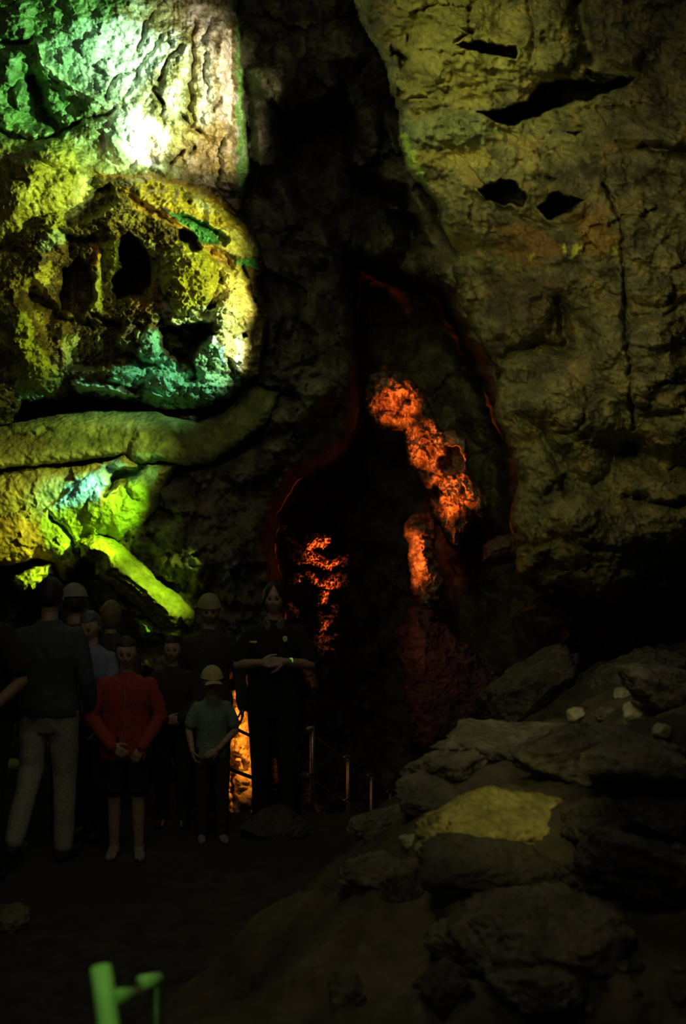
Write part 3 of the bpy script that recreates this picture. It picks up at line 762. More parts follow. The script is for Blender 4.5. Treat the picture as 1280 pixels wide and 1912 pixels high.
# dim purplish ledges on the right of the passage
for k, (pts, lab) in enumerate([([(905, 1045), (905, 1020), (930, 1006), (962, 1002), (966, 1036), (930, 1042)], 'dim purplish ledge tucked against the right wall below the curtain'),
                                ([(975, 1142), (1010, 1116), (1070, 1104), (1076, 1130), (1060, 1150), (1020, 1148)], 'dim purplish ledge under the right wall overhang'),
                                ([(1052, 1174), (1070, 1172), (1068, 1194), (1054, 1196)], 'small dim stone lump below the purplish ledge under the overhang'),
                                ([(770, 1135), (800, 1140), (850, 1190), (905, 1240), (950, 1290), (920, 1350), (850, 1420), (790, 1400), (765, 1330), (752, 1240), (746, 1180)], 'dim reddish rock mass at the foot of the orange column')]):
    o = relief('rock_ledge', pts, [10.2, 9.9, 9.9, 11.6][k], step=2, mat='rock', seed=150 + k, rag=[3, 3, 3, 9][k], rags=18, bulge=.3, bw=20, band=6, thick=.6,
               pal=[(.10, .06, .055), (.22, .15, .125)], noises=[('n', 40, 40, .15), ('b', 12, 12, .04)], colvar=.5)
    tag(o, lab, 'rock')


# ---- loose rocks on the slope: angular stones cut by planes
def stone(name, loc, size, mat, seed, rot=(0, 0, 0), planes=11, sub=5, flat=None, noise_amp=.05, label=None, group=None, cat='rock', shade=True):
    rnd = random.Random(seed)
    bm = bmesh.new()
    bmesh.ops.create_icosphere(bm, subdivisions=sub, radius=1)
    pl = []
    for i in range(planes):
        v = Vector((rnd.gauss(0, 1), rnd.gauss(0, 1), rnd.gauss(0, 1))).normalized()
        pl.append((v, rnd.uniform(.62, .92)))
    if flat: pl.append((Vector((0, 0, 1)), flat)); pl.append((Vector((0, 0, -1)), flat))
    off = Vector((seed * 3.1, seed * 1.7, 0))
    for v in bm.verts:
        d = v.co.normalized()
        r = 1.15
        for n, h in pl:
            c = n.dot(d)
            if c > .01: r = min(r, h / c)
        r *= 1 + noise_amp * (mnoise.fractal(d * 2.2 + off, .6, 2.0, 5)) + noise_amp * .6 * mnoise.fractal(d * 7 + off, .6, 2.0, 4)
        v.co = Vector((d.x * r * size[0], d.y * r * size[1], d.z * r * size[2]))
    me = bpy.data.meshes.new(name)
    bm.to_mesh(me); bm.free()
    for p in me.polygons: p.use_smooth = True
    me.materials.append(M[mat])
    o = bpy.data.objects.new(name, me)
    COL.objects.link(o)
    o.location = loc
    o.rotation_euler = rot
    tag(o, label, cat, group)
    return o


def gz1(x, Y):
    return float(ground_z(np.array([x]), np.array([Y]))[0])


def on_ground(px, py, lift=0.0):
    """the point of the ground seen at this picture point"""
    Ys = np.linspace(3.5, 10.5, 700)
    xs = (px - 640) / F * Ys; zs = CH - (py - 956) / F * Ys
    g = ground_z(xs, Ys)
    hit = g >= zs
    k = np.argmax(hit) if hit.any() else int(np.argmin(np.where(Ys > 8, zs - g, 9)))
    return Vector((xs[k], Ys[k], zs[k] + lift))


R = math.radians
# px, py, half sizes (m), material, rotation, flat, label
ROCKS = [
 (948, 1552, (.42, .20, .10), 'boulder_lit', (R(26), R(-3), R(4)), .62, 'large flat-topped slab catching yellow light in the middle of the slope', 'slab'),
 (940, 1640, (.38, .22, .13), 'boulder_dark', (R(6), R(5), R(12)), None, 'boulder coloured dark for the shaded underside of the yellow-lit slab', 'boulder'),  # dark colour stands for the shade under the slab
 (1000, 1290, (.42, .36, .26), 'boulder', (R(5), R(-22), R(20)), None, 'big olive boulder at the top of the slope below the reddish recess', 'boulder'),
 (1180, 1262, (.34, .30, .16), 'boulder', (R(8), R(-24), R(10)), .7, 'pointed brown boulder on the ridge at the upper right', 'boulder'),
 (1252, 1300, (.26, .26, .14), 'boulder', (R(4), R(12), R(40)), None, 'rough brown boulder at the right end of the ridge', 'boulder'),
 (1075, 1338, (.055, .05, .06), 'boulder_pale', (0, R(20), R(10)), None, 'small pale block standing beside the dark notch', 'stone'),
 (1160, 1298, (.06, .05, .055), 'boulder_pale', (0, R(10), R(50)), None, 'small pale stone below the pointed ridge boulder', 'stone'),
 (1180, 1340, (.08, .06, .06), 'boulder_pale', (0, R(30), R(80)), None, 'pale wedge-shaped stone in the rubble right of the notch', 'stone'),
 (1130, 1336, (.07, .06, .05), 'boulder', (0, R(3), R(30)), None, 'olive stone between the two pale stones near the notch', 'stone'),
 (1262, 1318, (.07, .05, .03), 'boulder_pale', (0, R(6), R(0)), None, 'flat pale stone at the right edge of the ridge rubble', 'stone'),
 (1232, 1368, (.05, .05, .03), 'boulder_pale', (0, R(3), R(30)), None, 'little pale chip below the flat stone at the right edge', 'stone'),
 (1055, 1378, (.05, .04, .025), 'boulder_pale', (0, R(3), R(30)), None, 'small tan chip lying in front of the dark notch', 'stone'),
 (940, 1400, (.40, .30, .12), 'boulder', (R(10), R(-6), R(10)), .7, 'long grey ledge-like boulder above the yellow-lit slab', 'boulder'),
 (860, 1440, (.28, .24, .14), 'boulder', (R(5), R(-20), R(-10)), None, 'rounded grey boulder at the left edge of the slope', 'boulder'),
 (1060, 1430, (.34, .28, .14), 'boulder', (R(5), R(5), R(30)), None, 'broad brown boulder behind the yellow-lit slab', 'boulder'),
 (1190, 1430, (.30, .28, .14), 'boulder', (R(5), R(5), R(60)), None, 'low brown boulder at the right of the slope under the ridge rubble', 'boulder'),
 (768, 1578, (.055, .045, .045), 'boulder_pale', (0, R(30), R(10)), None, 'small pale stone left of the yellow-lit slab', 'stone'),
 (800, 1500, (.20, .20, .10), 'boulder', (R(6), R(-18), R(30)), None, 'brown boulder just left of the yellow-lit slab', 'boulder'),
 (730, 1535, (.20, .18, .08), 'boulder', (R(6), R(-12), R(10)), None, 'low boulder at the left foot of the slope near the last railing post', 'boulder'),
 (705, 1640, (.20, .16, .09), 'boulder', (R(12), R(-6), R(15)), .7, 'flat-topped stone on the lower left of the slope', 'boulder'),
 (765, 1670, (.11, .10, .10), 'boulder', (0, R(-6), R(15)), None, 'grey upright stone below the flat-topped one', 'boulder'),
 (1010, 1745, (.30, .24, .13), 'boulder', (R(12), R(0), R(5)), .7, 'wide grey boulder in the lower middle of the slope', 'boulder'),
 (880, 1765, (.16, .14, .08), 'boulder', (R(3), R(8), R(40)), None, 'mid-sized grey boulder left of the wide grey one', 'boulder'),
 (1000, 1850, (.18, .16, .09), 'boulder', (R(3), R(8), R(70)), None, 'boulder at the bottom of the frame under the wide grey one', 'boulder'),
 (1090, 1665, (.08, .07, .05), 'boulder', (R(3), R(8), R(70)), None, 'small grey stone in the shade under the yellow-lit slab', 'stone'),
 (895, 1700, (.07, .06, .04), 'boulder', (R(3), R(8), R(20)), None, 'small grey stone directly above the mid-sized grey boulder', 'stone'),
 (830, 1850, (.13, .12, .08), 'boulder_dark', (R(3), R(8), R(20)), None, 'dark boulder at the bottom of the frame, left of the others', 'boulder'),
 (1200, 1640, (.36, .30, .14), 'boulder_dark', (R(3), R(20), R(60)), None, 'smooth dark bank of rock at the right edge below the ridge', 'boulder'),
 (650, 1860, (.10, .10, .07), 'boulder', (R(3), R(8), R(20)), None, 'lone stone at the foot of the slope near the bottom of the frame', 'stone'),
 (1105, 1545, (.15, .13, .10), 'boulder_dark', (R(3), R(8), R(80)), None, 'dark stone at the right end of the yellow-lit slab', 'boulder'),
 (1230, 1530, (.18, .15, .10), 'boulder_dark', (R(3), R(8), R(10)), None, 'dark stone at the right edge above the smooth bank', 'boulder'),
]
for k, (px, py, sz, mt, rot, flat, lab, cat) in enumerate(ROCKS):
    p = on_ground(px, py)
    nm = {'slab': 'rock_slab', 'boulder': 'boulder', 'stone': 'stone'}[cat]
    stone(nm, (p.x, p.y, p.z + sz[2] * .15), sz, mt, 200 + k, rot, flat=flat, label=lab, cat=cat, planes=14, noise_amp=.12,
          sub=5 if max(sz) > .1 else 4)

# small rubble scattered over the slope, nothing tells one from the next
rnd = random.Random(5)
protos = []
for k in range(90):
    px, py = rnd.uniform(700, 1275), rnd.uniform(1290, 1890)
    if px < 1500 - (py - 1290) * .9 - 300 or (820 < px < 1090 and 1470 < py < 1640): continue
    p = on_ground(px, py)
    if gz1(p.x, p.y) < .12: continue
    r_ = rnd.uniform(.02, .05)
    if len(protos) < 6:
        o = stone('rubble_stone', (p.x, p.y, p.z + .008), (r_, r_ * .8, r_ * .6), ['boulder', 'boulder_dark'][k % 2], 400 + k, (0, 0, rnd.uniform(0, 6)), sub=3, noise_amp=.1,
                  label='small angular stone in the loose rubble of the slope', group='rubble stones on the slope', cat='stone')
        protos.append(o)
    else:
        o = rnd.choice(protos).copy()
        COL.objects.link(o)
        o.location = (p.x, p.y, p.z + .008)
        o.rotation_euler = (rnd.uniform(-.3, .3), rnd.uniform(-.3, .3), rnd.uniform(0, 6))
        q = rnd.uniform(.7, 1.3)
        o.scale = (q, q, q)

# low round stone on the path in front of the guide
p = P(515, 1560, 7.95)
stone('round_stone', (p.x, 7.95, .04), (.27, .22, .17), 'boulder_dark', 300, flat=.8, label='low round dark stone on the path in front of the guide', cat='stone',
      noise_amp=.03, planes=18)
p = P(20, 1700, 6.2)
stone('round_stone', (p.x, 6.2, .03), (.10, .10, .08), 'boulder', 301, label='dim round stone on the path at the lower left edge of the frame', cat='stone')
# ================================================================== RAILINGS
def tube(name, pts, rad, mat, parent=None, seg=12, cap=True):
    """a tube along a polyline, corners filleted by the point list itself"""
    bm = bmesh.new()
    pts = [Vector(p) for p in pts]
    rings = []
    for i, p in enumerate(pts):
        if i == 0: t = pts[1] - pts[0]
        elif i == len(pts) - 1: t = pts[-1] - pts[-2]
        else: t = (pts[i + 1] - p).normalized() + (p - pts[i - 1]).normalized()
        t.normalize()
        up = Vector((0, 0, 1)) if abs(t.z) < .9 else Vector((0, 1, 0))
        u = t.cross(up).normalized(); v = t.cross(u).normalized()
        r = rad[i] if isinstance(rad, (list, tuple)) else rad
        rings.append([bm.verts.new(p + (u * math.cos(2 * math.pi * k / seg) + v * math.sin(2 * math.pi * k / seg)) * r) for k in range(seg)])
    for a, b in zip(rings, rings[1:]):
        for k in range(seg):
            bm.faces.new((a[k], a[(k + 1) % seg], b[(k + 1) % seg], b[k]))
    if cap:
        bm.faces.new(rings[0]); bm.faces.new(list(reversed(rings[-1])))
    bmesh.ops.recalc_face_normals(bm, faces=bm.faces)
    me = bpy.data.meshes.new(name)
    bm.to_mesh(me); bm.free()
    for p in me.polygons: p.use_smooth = True
    me.materials.append(M[mat])
    o = bpy.data.objects.new(name, me)
    COL.objects.link(o)
    if parent is not None:
        o.parent = parent
        o.matrix_parent_inverse = Matrix.Translation(-Vector(parent.location))
    return o


def arc(a, c, b, n=6):
    a, c, b = Vector(a), Vector(c), Vector(b)
    return [a.lerp(c, t).lerp(c.lerp(b, t), t) for t in [i / n for i in range(n + 1)]]


# stair railing that goes down to the right behind the guide
POSTS = [(583, 1356, 9.5), (650, 1410, 10.3), (693, 1444, 11.0), (728, 1474, 11.8)]
rl = empty('stair_railing', (P(583, 1356, 9.5).x, 9.5, gz1(-.25, 9.5)))
tag(rl, 'steel handrail of thin posts descending the dark stairs right of the guide', 'railing')
tops = []
for (px, py, Y) in POSTS:
    t = P(px, py, Y)
    g = gz1(t.x, Y)
    tube('post', [(t.x, Y, g - .03), (t.x, Y, t.z)], .019, 'steel', rl)
    tube('rail_bracket', arc((t.x, Y - .0, t.z - .02), (t.x - .01, Y - .05, t.z + .0), (t.x - .04, Y - .09, t.z - .005)), .014, 'brass' if px == 583 else 'steel', rl)  # first bracket is steel; the bright brass colour paints its highlight
    mz = t.z - .375
    tube('rail_bracket', arc((t.x, Y, mz), (t.x - .01, Y - .05, mz), (t.x - .04, Y - .09, mz)), .012, 'steel', rl)
    tops.append((t.x - .045, Y - .1, t.z - .01, mz - .005))
tube('top_rail', [Vector(a[:3]) for a in tops], .010, 'steel', rl)
tube('middle_rail', [Vector((a[0], a[1], a[3])) for a in tops], .009, 'steel', rl)

# railing across the amber opening
rl2 = empty('gallery_railing', (P(400, 1500, 8.9).x, 8.9, 0))
tag(rl2, 'dark two-bar railing crossing in front of the glowing amber flowstone', 'railing')
a, b = P(396, 1340, 8.7), P(556, 1416, 9.3)
a2, b2 = P(396, 1424, 8.7), P(556, 1484, 9.3)
tube('top_rail', [a, b], .012, 'dark_steel', rl2)
tube('middle_rail', [a2, b2], .014, 'dark_steel', rl2)
for (q, Y) in ((a, 8.7), (b, 9.3)):
    tube('post', [(q.x, Y, gz1(q.x, Y) - .03), (q.x, Y, q.z + .02)], .02, 'dark_steel', rl2)

# near railing at the lower left, lit green and out of focus
ln = empty('near_railing', (P(190, 1797, 2.5).x, 2.5, gz1(-.5, 2.5)))
tag(ln, 'blurred green-lit railing end in the near lower left corner', 'railing')
t = P(188, 1806, 2.45)
bt = P(212, 1960, 2.35)
d = (bt - t)
base = t + d * 3.2
tube('post', arc(t, t.lerp(base, .5), Vector((base.x, base.y, .45)), 8), .0215, 'green_lit_rail', ln, 20)
m = t + d * .40
e = P(255, 1858, 2.75)
tube('rail_stub', [m, e], .0185, 'green_lit_rail', ln, 16)
q0, q1 = P(262, 1835, 3.0), P(296, 1829, 3.05)
tube('top_rail', [q0, q1], .019, 'green_lit_rail', ln, 16)
qm = P(292, 1840, 3.04)
tube('post', [(qm.x, qm.y, .35), qm], .017, 'dark_steel', ln, 16)
# ================================================================== PEOPLE
def caps(bm, p0, r0, p1, r1, seg=14, ring=5, flat=1.0, fdir=None):
    """closed tapered capsule; flat squeezes it along fdir"""
    p0, p1 = Vector(p0), Vector(p1)
    ax = p1 - p0
    L_ = ax.length
    if L_ < 1e-5: ax = Vector((0, 0, 1))
    ax = ax.normalized()
    u = ax.orthogonal().normalized()
    if fdir is not None:
        fd = Vector(fdir); u = (fd - ax * fd.dot(ax)).normalized()
    v = ax.cross(u)
    rings = []
    prof = [(-math.cos(a) * r0, math.sin(a) * r0) for a in [math.pi / 2 * k / ring for k in range(1, ring + 1)]]
    prof += [(L_ + math.sin(a) * r1, math.cos(a) * r1) for a in [math.pi / 2 * k / ring for k in range(0, ring)]]
    for (t, r) in prof:
        rings.append([bm.verts.new(p0 + ax * t + (u * math.cos(2 * math.pi * k / seg) * flat + v * math.sin(2 * math.pi * k / seg)) * r) for k in range(seg)])
    a = bm.verts.new(p0 - ax * r0); b = bm.verts.new(p1 + ax * r1)
    for k in range(seg):
        bm.faces.new((a, rings[0][(k + 1) % seg], rings[0][k]))
        bm.faces.new((b, rings[-1][k], rings[-1][(k + 1) % seg]))
    for q, w_ in zip(rings, rings[1:]):
        for k in range(seg):
            bm.faces.new((q[k], q[(k + 1) % seg], w_[(k + 1) % seg], w_[k]))


def chain(bm, pts, rads, **kw):
    for (a, b, r, s) in zip(pts, pts[1:], rads, rads[1:]):
        caps(bm, a, r, b, s, **kw)


def loft(bm, rings, seg=28, power=2.3):
    """closed loft of super-elliptic rings (x, y, z, rx, ry)"""
    rs = []
    for (x, y, z, rx, ry) in rings:
        row = []
        for k in range(seg):
            a = 2 * math.pi * k / seg
            c, s = math.cos(a), math.sin(a)
            row.append(bm.verts.new((x + rx * math.copysign(abs(c) ** (2 / power), c), y + ry * math.copysign(abs(s) ** (2 / power), s), z)))
        rs.append(row)
    for q, w_ in zip(rs, rs[1:]):
        for k in range(seg):
            bm.faces.new((q[k], q[(k + 1) % seg], w_[(k + 1) % seg], w_[k]))
    bm.faces.new(list(reversed(rs[0]))); bm.faces.new(rs[-1])


def ellipsoid(bm, c, r, mat3=None, seg=20, rings=14, fn=None):
    vs = []
    c = Vector(c)
    for i in range(rings + 1):
        th = math.pi * i / rings
        row = []
        for k in range(seg if 0 < i < rings else 1):
            ph = 2 * math.pi * k / seg
            d = Vector((math.sin(th) * math.cos(ph), math.sin(th) * math.sin(ph), math.cos(th)))
            q = Vector((d.x * r[0], d.y * r[1], d.z * r[2]))
            if fn: q = fn(d, q)
            if mat3 is not None: q = mat3 @ q
            row.append(bm.verts.new(c + q))
        vs.append(row)
    for i in range(rings):
        a, b = vs[i], vs[i + 1]
        for k in range(seg):
            if len(a) == 1: bm.faces.new((a[0], b[k], b[(k + 1) % seg]))
            elif len(b) == 1: bm.faces.new((a[k], b[0], a[(k + 1) % seg]))
            else: bm.faces.new((a[k], b[k], b[(k + 1) % seg], a[(k + 1) % seg]))


def G(d, cx, cz, s):
    return math.exp(-(((d.x - cx) ** 2 + (d.z - cz) ** 2) / (s * s)))


def head_fn(s):
    def f(d, q):
        q = q.copy()
        if d.z < 0:
            k = (-d.z)
            q.x *= 1 - .30 * k ** 1.3
            if d.y > 0: q.y *= 1 - .45 * k
            else: q.y *= 1 - .06 * k
        if d.y < 0:
            fr = min(1, -d.y * 1.6)
            q.y += s * fr * (.017 * G(d, .33, .03, .19) + .017 * G(d, -.33, .03, .19))         # eye sockets
            q.y -= s * fr * (.007 * G(d, .28, .22, .2) + .007 * G(d, -.28, .22, .2))           # brow
            q.y -= s * fr * (.010 * G(d, 0, .02, .12) + .024 * G(d, 0, -.20, .11))             # nose
            q.y -= s * fr * (.007 * G(d, 0, -.47, .16) - .004 * G(d, 0, -.62, .08))            # mouth
            q.y -= s * fr * (.008 * G(d, 0, -.80, .2))                                         # chin
            q.y -= s * fr * (.005 * G(d, .5, -.2, .2) + .005 * G(d, -.5, -.2, .2))             # cheeks
            q.y += s * fr * .004 * math.exp(-((d.z + .49) / .025) ** 2) * math.exp(-(d.x / .28) ** 2)
        return q
    return f


def finish(bm, name, mat, parent, voxel=None, wr=0.0, wscale=9, smooth=2, seed=0):
    bmesh.ops.recalc_face_normals(bm, faces=bm.faces)
    me = bpy.data.meshes.new(name)
    bm.to_mesh(me); bm.free()
    o = bpy.data.objects.new(name, me)
    COL.objects.link(o)
    if voxel:
        md = o.modifiers.new('r', 'REMESH'); md.mode = 'VOXEL'; md.voxel_size = voxel; md.use_smooth_shade = True
        if smooth:
            ms = o.modifiers.new('s', 'SMOOTH'); ms.iterations = smooth; ms.factor = .5
        dg = bpy.context.evaluated_depsgraph_get(); dg.update()
        nm = bpy.data.meshes.new_from_object(o.evaluated_get(dg))
        o.modifiers.clear()
        o.data = nm
        bpy.data.meshes.remove(me)
        me = nm; me.name = name
    if wr:
        off = Vector((seed * 7.3, 0, 0))
        co = [v.co.copy() for v in me.vertices]; nn = [v.normal.copy() for v in me.vertices]
        for v, c, n in zip(me.vertices, co, nn):
            q = Vector((c.x * wscale, c.y * wscale, c.z * wscale * .7)) + off
            a = 1 - abs(mnoise.noise(q)) * 2.2
            v.co = c + n * wr * (a + .5 * mnoise.noise(q * 2.3))
    for p in me.polygons: p.use_smooth = True
    me.materials.clear(); me.materials.append(mat if not isinstance(mat, str) else M[mat])
    if parent is not None: o.parent = parent
    return o


def hand(bm, wrist, fwd, nrm, side, curl=.5, s=1.0):
    """palm, four unequal bent fingers, thumb. nrm: direction the palm faces; side +1/-1: thumb side"""
    wrist = Vector(wrist); f = Vector(fwd).normalized()
    n = Vector(nrm); n = (n - f * n.dot(f)).normalized()
    t = f.cross(n).normalized() * side
    caps(bm, wrist, .024 * s, wrist + f * .03 * s, .028 * s, flat=.65, fdir=n)
    for k in (-1, 0, 1):
        caps(bm, wrist + f * .02 * s + t * k * .016 * s, .016 * s, wrist + f * .078 * s + t * k * .024 * s, .015 * s, flat=.85, fdir=n)
    lens = [(.030, .040, .024, .020), (.010, .046, .028, .022), (-.010, .042, .026, .021), (-.029, .032, .020, .018)]
    for i, (off, a, b, c) in enumerate(lens):
        p = wrist + f * (.086 - abs(off + .0) * .25) * s + t * off * s
        ang = curl * .55
        for j, l in enumerate((a, b, c)):
            d = (f * math.cos(ang) + n * math.sin(ang)).normalized()
            q = p + d * l * s
            caps(bm, p, (.0098 - .0008 * j) * s, q, (.0092 - .0010 * j) * s, seg=10, ring=3)
            p = q
            ang += curl * (.9 if j == 0 else .7)
    p = wrist + f * .022 * s + t * .026 * s
    d1 = (f * .65 + t * .62 + n * .35).normalized()
    q = p + d1 * .040 * s
    caps(bm, p, .0135 * s, q, .0115 * s, seg=10, ring=3)
    d2 = (f * .85 + t * .30 + n * .45).normalized()
    r = q + d2 * .030 * s
    caps(bm, q, .0112 * s, r, .0098 * s, seg=10, ring=3)
    caps(bm, r, .0098 * s, r + (d2 + n * .2).normalized() * .022 * s, .0085 * s, seg=10, ring=3)


CM = {}
def cloth(name, col, rough=.9):
    if name not in CM: CM[name] = cloth_mat(name, col, rough)
    return CM[name]


def person(label, x, Y, h, rz=0, top=(('shirt', (.02, .02, .025))), top_col=(.02, .02, .025), top_name='jacket', sleeves='long', top_len=.86,
           leg_name='trousers', leg_col=(.02, .02, .02), leg_len=.07, shoes=(.03, .03, .03), hair=(.03, .02, .012), hair_style='short',
           cap_col=None, headk=1.0, tilt=0.0, turn=0.0, arms=None, feet=None, skin='skin', vox=.007, build=1.0, group=None, lean=0.0, curl=.6, z=None, brim=True):
    k = h / 1.75
    g = gz1(x, Y) if z is None else z
    root = empty('person', (x, Y, g), rz)
    root.scale = (k, k, k)
    tag(root, label, 'person', group)
    b = build
    if arms is None:
        arms = {s: ((s * .25, .03, 1.12), (s * .26, -.08, .87), (0, -.3, -1), (-s, 0, 0)) for s in (-1, 1)}
    if feet is None:
        feet = {-1: (-.10, 0.02, 0), 1: (.10, -.02, 0)}
    sh = {s: Vector((s * .170 * b, lean, 1.385)) for s in (-1, 1)}
    hipj = {s: Vector((s * .09, 0, .93)) for s in (-1, 1)}
    knee = {}
    ank = {}
    for s in (-1, 1):
        fx, fy, fz = feet[s]
        ank[s] = Vector((fx, fy, fz + .085))
        m = (hipj[s] + ank[s]) / 2
        knee[s] = m + Vector((0, -.03 - abs(fz) * .4 - abs(fy) * .1, .02))
    hs = headk
    neck_top = Vector((0, lean - .01, 1.53))
    hc = Vector((0, lean - .025, 1.635 + (hs - 1) * .08))
    # --- body, one continuous surface
    bm = bmesh.new()
    loft(bm, [(0, 0, .86, .10, .08), (0, 0, .93, .150, .105), (0, 0, 1.02, .135, .095), (0, lean * .3, 1.10, .125, .09), (0, lean * .7, 1.25, .150, .105),
              (0, lean, 1.36, .160, .095), (0, lean, 1.42, .12, .075), (0, lean, 1.47, .06, .055)])
    caps(bm, (0, lean, 1.42), .056 * (hs ** .5), neck_top + Vector((0, .0, .03)), .052 * (hs ** .5))
    for s in (-1, 1):
        el, wr_, fd, nr = [Vector(v) for v in arms[s]]
        chain(bm, [sh[s] - Vector((s * .015, 0, 0)), sh[s].lerp(el, .5), el, el.lerp(wr_, .3), wr_], [.052, .046, .037, .038, .026])
        hand(bm, wr_, fd, nr, 1, curl, 1.0)
        chain(bm, [hipj[s], hipj[s].lerp(knee[s], .5), knee[s], knee[s].lerp(ank[s], .35), ank[s]], [.085, .072, .052, .053, .036])
        caps(bm, ank[s] + Vector((0, .03, -.035)), .035, ank[s] + Vector((0, -.14, -.055)), .025)
    rot = Euler((tilt, 0, turn)).to_matrix()
    ellipsoid(bm, hc, (.075 * hs, .094 * hs, .117 * hs), rot, 56, 44, head_fn(hs))
    for s in (-1, 1):
        ellipsoid(bm, hc + rot @ Vector((s * .074 * hs, .012, -.005)), (.010, .018 * hs, .032 * hs), rot, 10, 8)
    body = finish(bm, 'body', M[skin], root, vox * .78 / k if False else vox, smooth=1)
    # --- eyes
    for s in (-1, 1):
        bm = bmesh.new()
        ellipsoid(bm, hc + rot @ Vector((s * .027 * hs, -.079 * hs, .006 * hs)), (.0125, .010, .009), rot, 12, 8)
        finish(bm, 'eye', cloth('dark_eye', (.03, .025, .02), .3), root)
    # --- top garment
    bm = bmesh.new()
    loft(bm, [(0, 0, top_len, .172 * b, .125), (0, 0, top_len + .06, .176 * b, .130), (0, lean * .3, 1.06, .158 * b, .118), (0, lean * .5, 1.16, .162 * b, .120),
              (0, lean * .8, 1.27, .180 * b, .128), (0, lean, 1.36, .182 * b, .118), (0, lean, 1.425, .150 * b, .095), (0, lean, 1.465, .085, .075), (0, lean, 1.49, .068, .068)])
    for s in (-1, 1):
        el, wr_, fd, nr = [Vector(v) for v in arms[s]]
        if sleeves == 'long':
            chain(bm, [sh[s] - Vector((s * .02, 0, 0)), sh[s].lerp(el, .5), el, el.lerp(wr_, .5), wr_], [.064, .059, .053, .048, .041])
        else:
            chain(bm, [sh[s] - Vector((s * .02, 0, 0)), sh[s].lerp(el, .45), sh[s].lerp(el, .72)], [.064, .060, .061])
    finish(bm, top_name, cloth(top_name + '_%d' % (hash(top_col) % 9973), top_col), root, vox, .006, 9, 2, seed=int(x * 100) % 17)
    # --- legs garment
    bm = bmesh.new()
    loft(bm, [(0, 0, .80, .135, .10), (0, 0, .90, .165 * b, .12), (0, 0, 1.02, .150 * b, .112)])
    for s in (-1, 1):
        t = .9
        pts = [hipj[s], hipj[s].lerp(knee[s], .5)]
        rad = [.102, .088]
        if leg_len < .3:
            pts += [knee[s], knee[s].lerp(ank[s], .5), ank[s] + Vector((0, 0, .01))]
            rad += [.072, .064, .056]
        else:
            pts += [hipj[s].lerp(knee[s], .9)]
            rad += [.088]
        chain(bm, pts, rad)
    finish(bm, leg_name, cloth(leg_name + '_%d' % (hash(leg_col) % 9973), leg_col), root, vox, .006, 8, 2, seed=int(x * 10) % 13 + 3)
    # --- shoes
    for s in (-1, 1):
        bm = bmesh.new()
        a = ank[s]
        fx = s * .02
        caps(bm, a + Vector((0, .035, -.045)), .040, a + Vector((fx, -.10, -.05)), .040)
        caps(bm, a + Vector((fx, -.10, -.05)), .040, a + Vector((fx * 1.3, -.16, -.055)), .032)
        caps(bm, a + Vector((0, .01, .0)), .046, a + Vector((0, 0, -.04)), .045)
        finish(bm, 'shoe', cloth('shoe_%d' % (hash(shoes) % 9973), shoes), root, .008)
    # --- hair
    def hfn(style):
        def f(d, q):
            q = q.copy()
            face = -d.y
            up = d.z
            # the face opening: pull the shell inside the skull there
            if style == 'parted':
                open_ = face > .25 and up < .78 - abs(d.x) * 1.25
            elif style == 'long':
                open_ = face > .30 and up < .55
            else:
                open_ = face > .15 and up < .52
                if up < -.35: open_ = True
            if style == 'short' and abs(d.x) > .75 and up < .0 and d.y < .2: open_ = True
            if open_: q = q * .80
            q += q.normalized() * .004 * mnoise.noise(Vector((d.x * 6, d.y * 6, d.z * 6)))
            if style in ('long', 'parted') and up < -.3 and d.y > -.1:
                q.x *= 1.05
                q.z *= 1.10 if style == 'long' else 1.0
            return q
        return f
    if hair is not None:
        bm = bmesh.new()
        ellipsoid(bm, hc + Vector((0, .006, .006)), (.083 * hs, .102 * hs, .123 * hs), rot, 56, 44, hfn(hair_style))
        finish(bm, 'hair', cloth('hair_%d' % (hash(hair) % 9973), hair, .6), root)
    if cap_col is not None:
        bm = bmesh.new()
        def cf(d, q):
            q = q.copy()
            if d.z < .12: q.z = .12 * .12 * hs + (d.z - .12) * .001; q.x *= .999
            return q
        ellipsoid(bm, hc + Vector((0, .004, .022 * hs)), (.092 * hs, .112 * hs, .112 * hs), rot, 36, 24, cf)
        cp = finish(bm, 'cap', cloth('cap_%d' % (hash(cap_col) % 9973), cap_col), root)
        bm = bmesh.new()
        bc = hc + rot @ Vector((0, -.115 * hs, .030 * hs))
        def bf(d, q):
            q = q.copy(); q.z -= .35 * q.x * q.x / .08 + .10 * (-q.y) * (1 if q.y < 0 else 0); return q
        ellipsoid(bm, bc, (.072 * hs, .066 * hs, .005), rot, 28, 10, bf)
        if not brim: bm.free(); return root, hc, k
        br = finish(bm, 'brim', cloth('cap_%d' % (hash(cap_col) % 9973), cap_col), cp)
    return root, hc, k


def px_x(px, Y): return (px - 640) / F * Y


def box_part(name, c, s, mat, parent, rot=(0, 0, 0), bev=.15):
    bm = bmesh.new()
    bmesh.ops.create_cube(bm, size=1)
    bmesh.ops.scale(bm, vec=s, verts=bm.verts)
    bmesh.ops.bevel(bm, geom=list(bm.edges), offset=min(s) * bev, segments=2, affect='EDGES')
    bmesh.ops.rotate(bm, matrix=Euler(rot).to_matrix(), verts=bm.verts)
    bmesh.ops.translate(bm, vec=c, verts=bm.verts)
    return finish(bm, name, mat, parent)


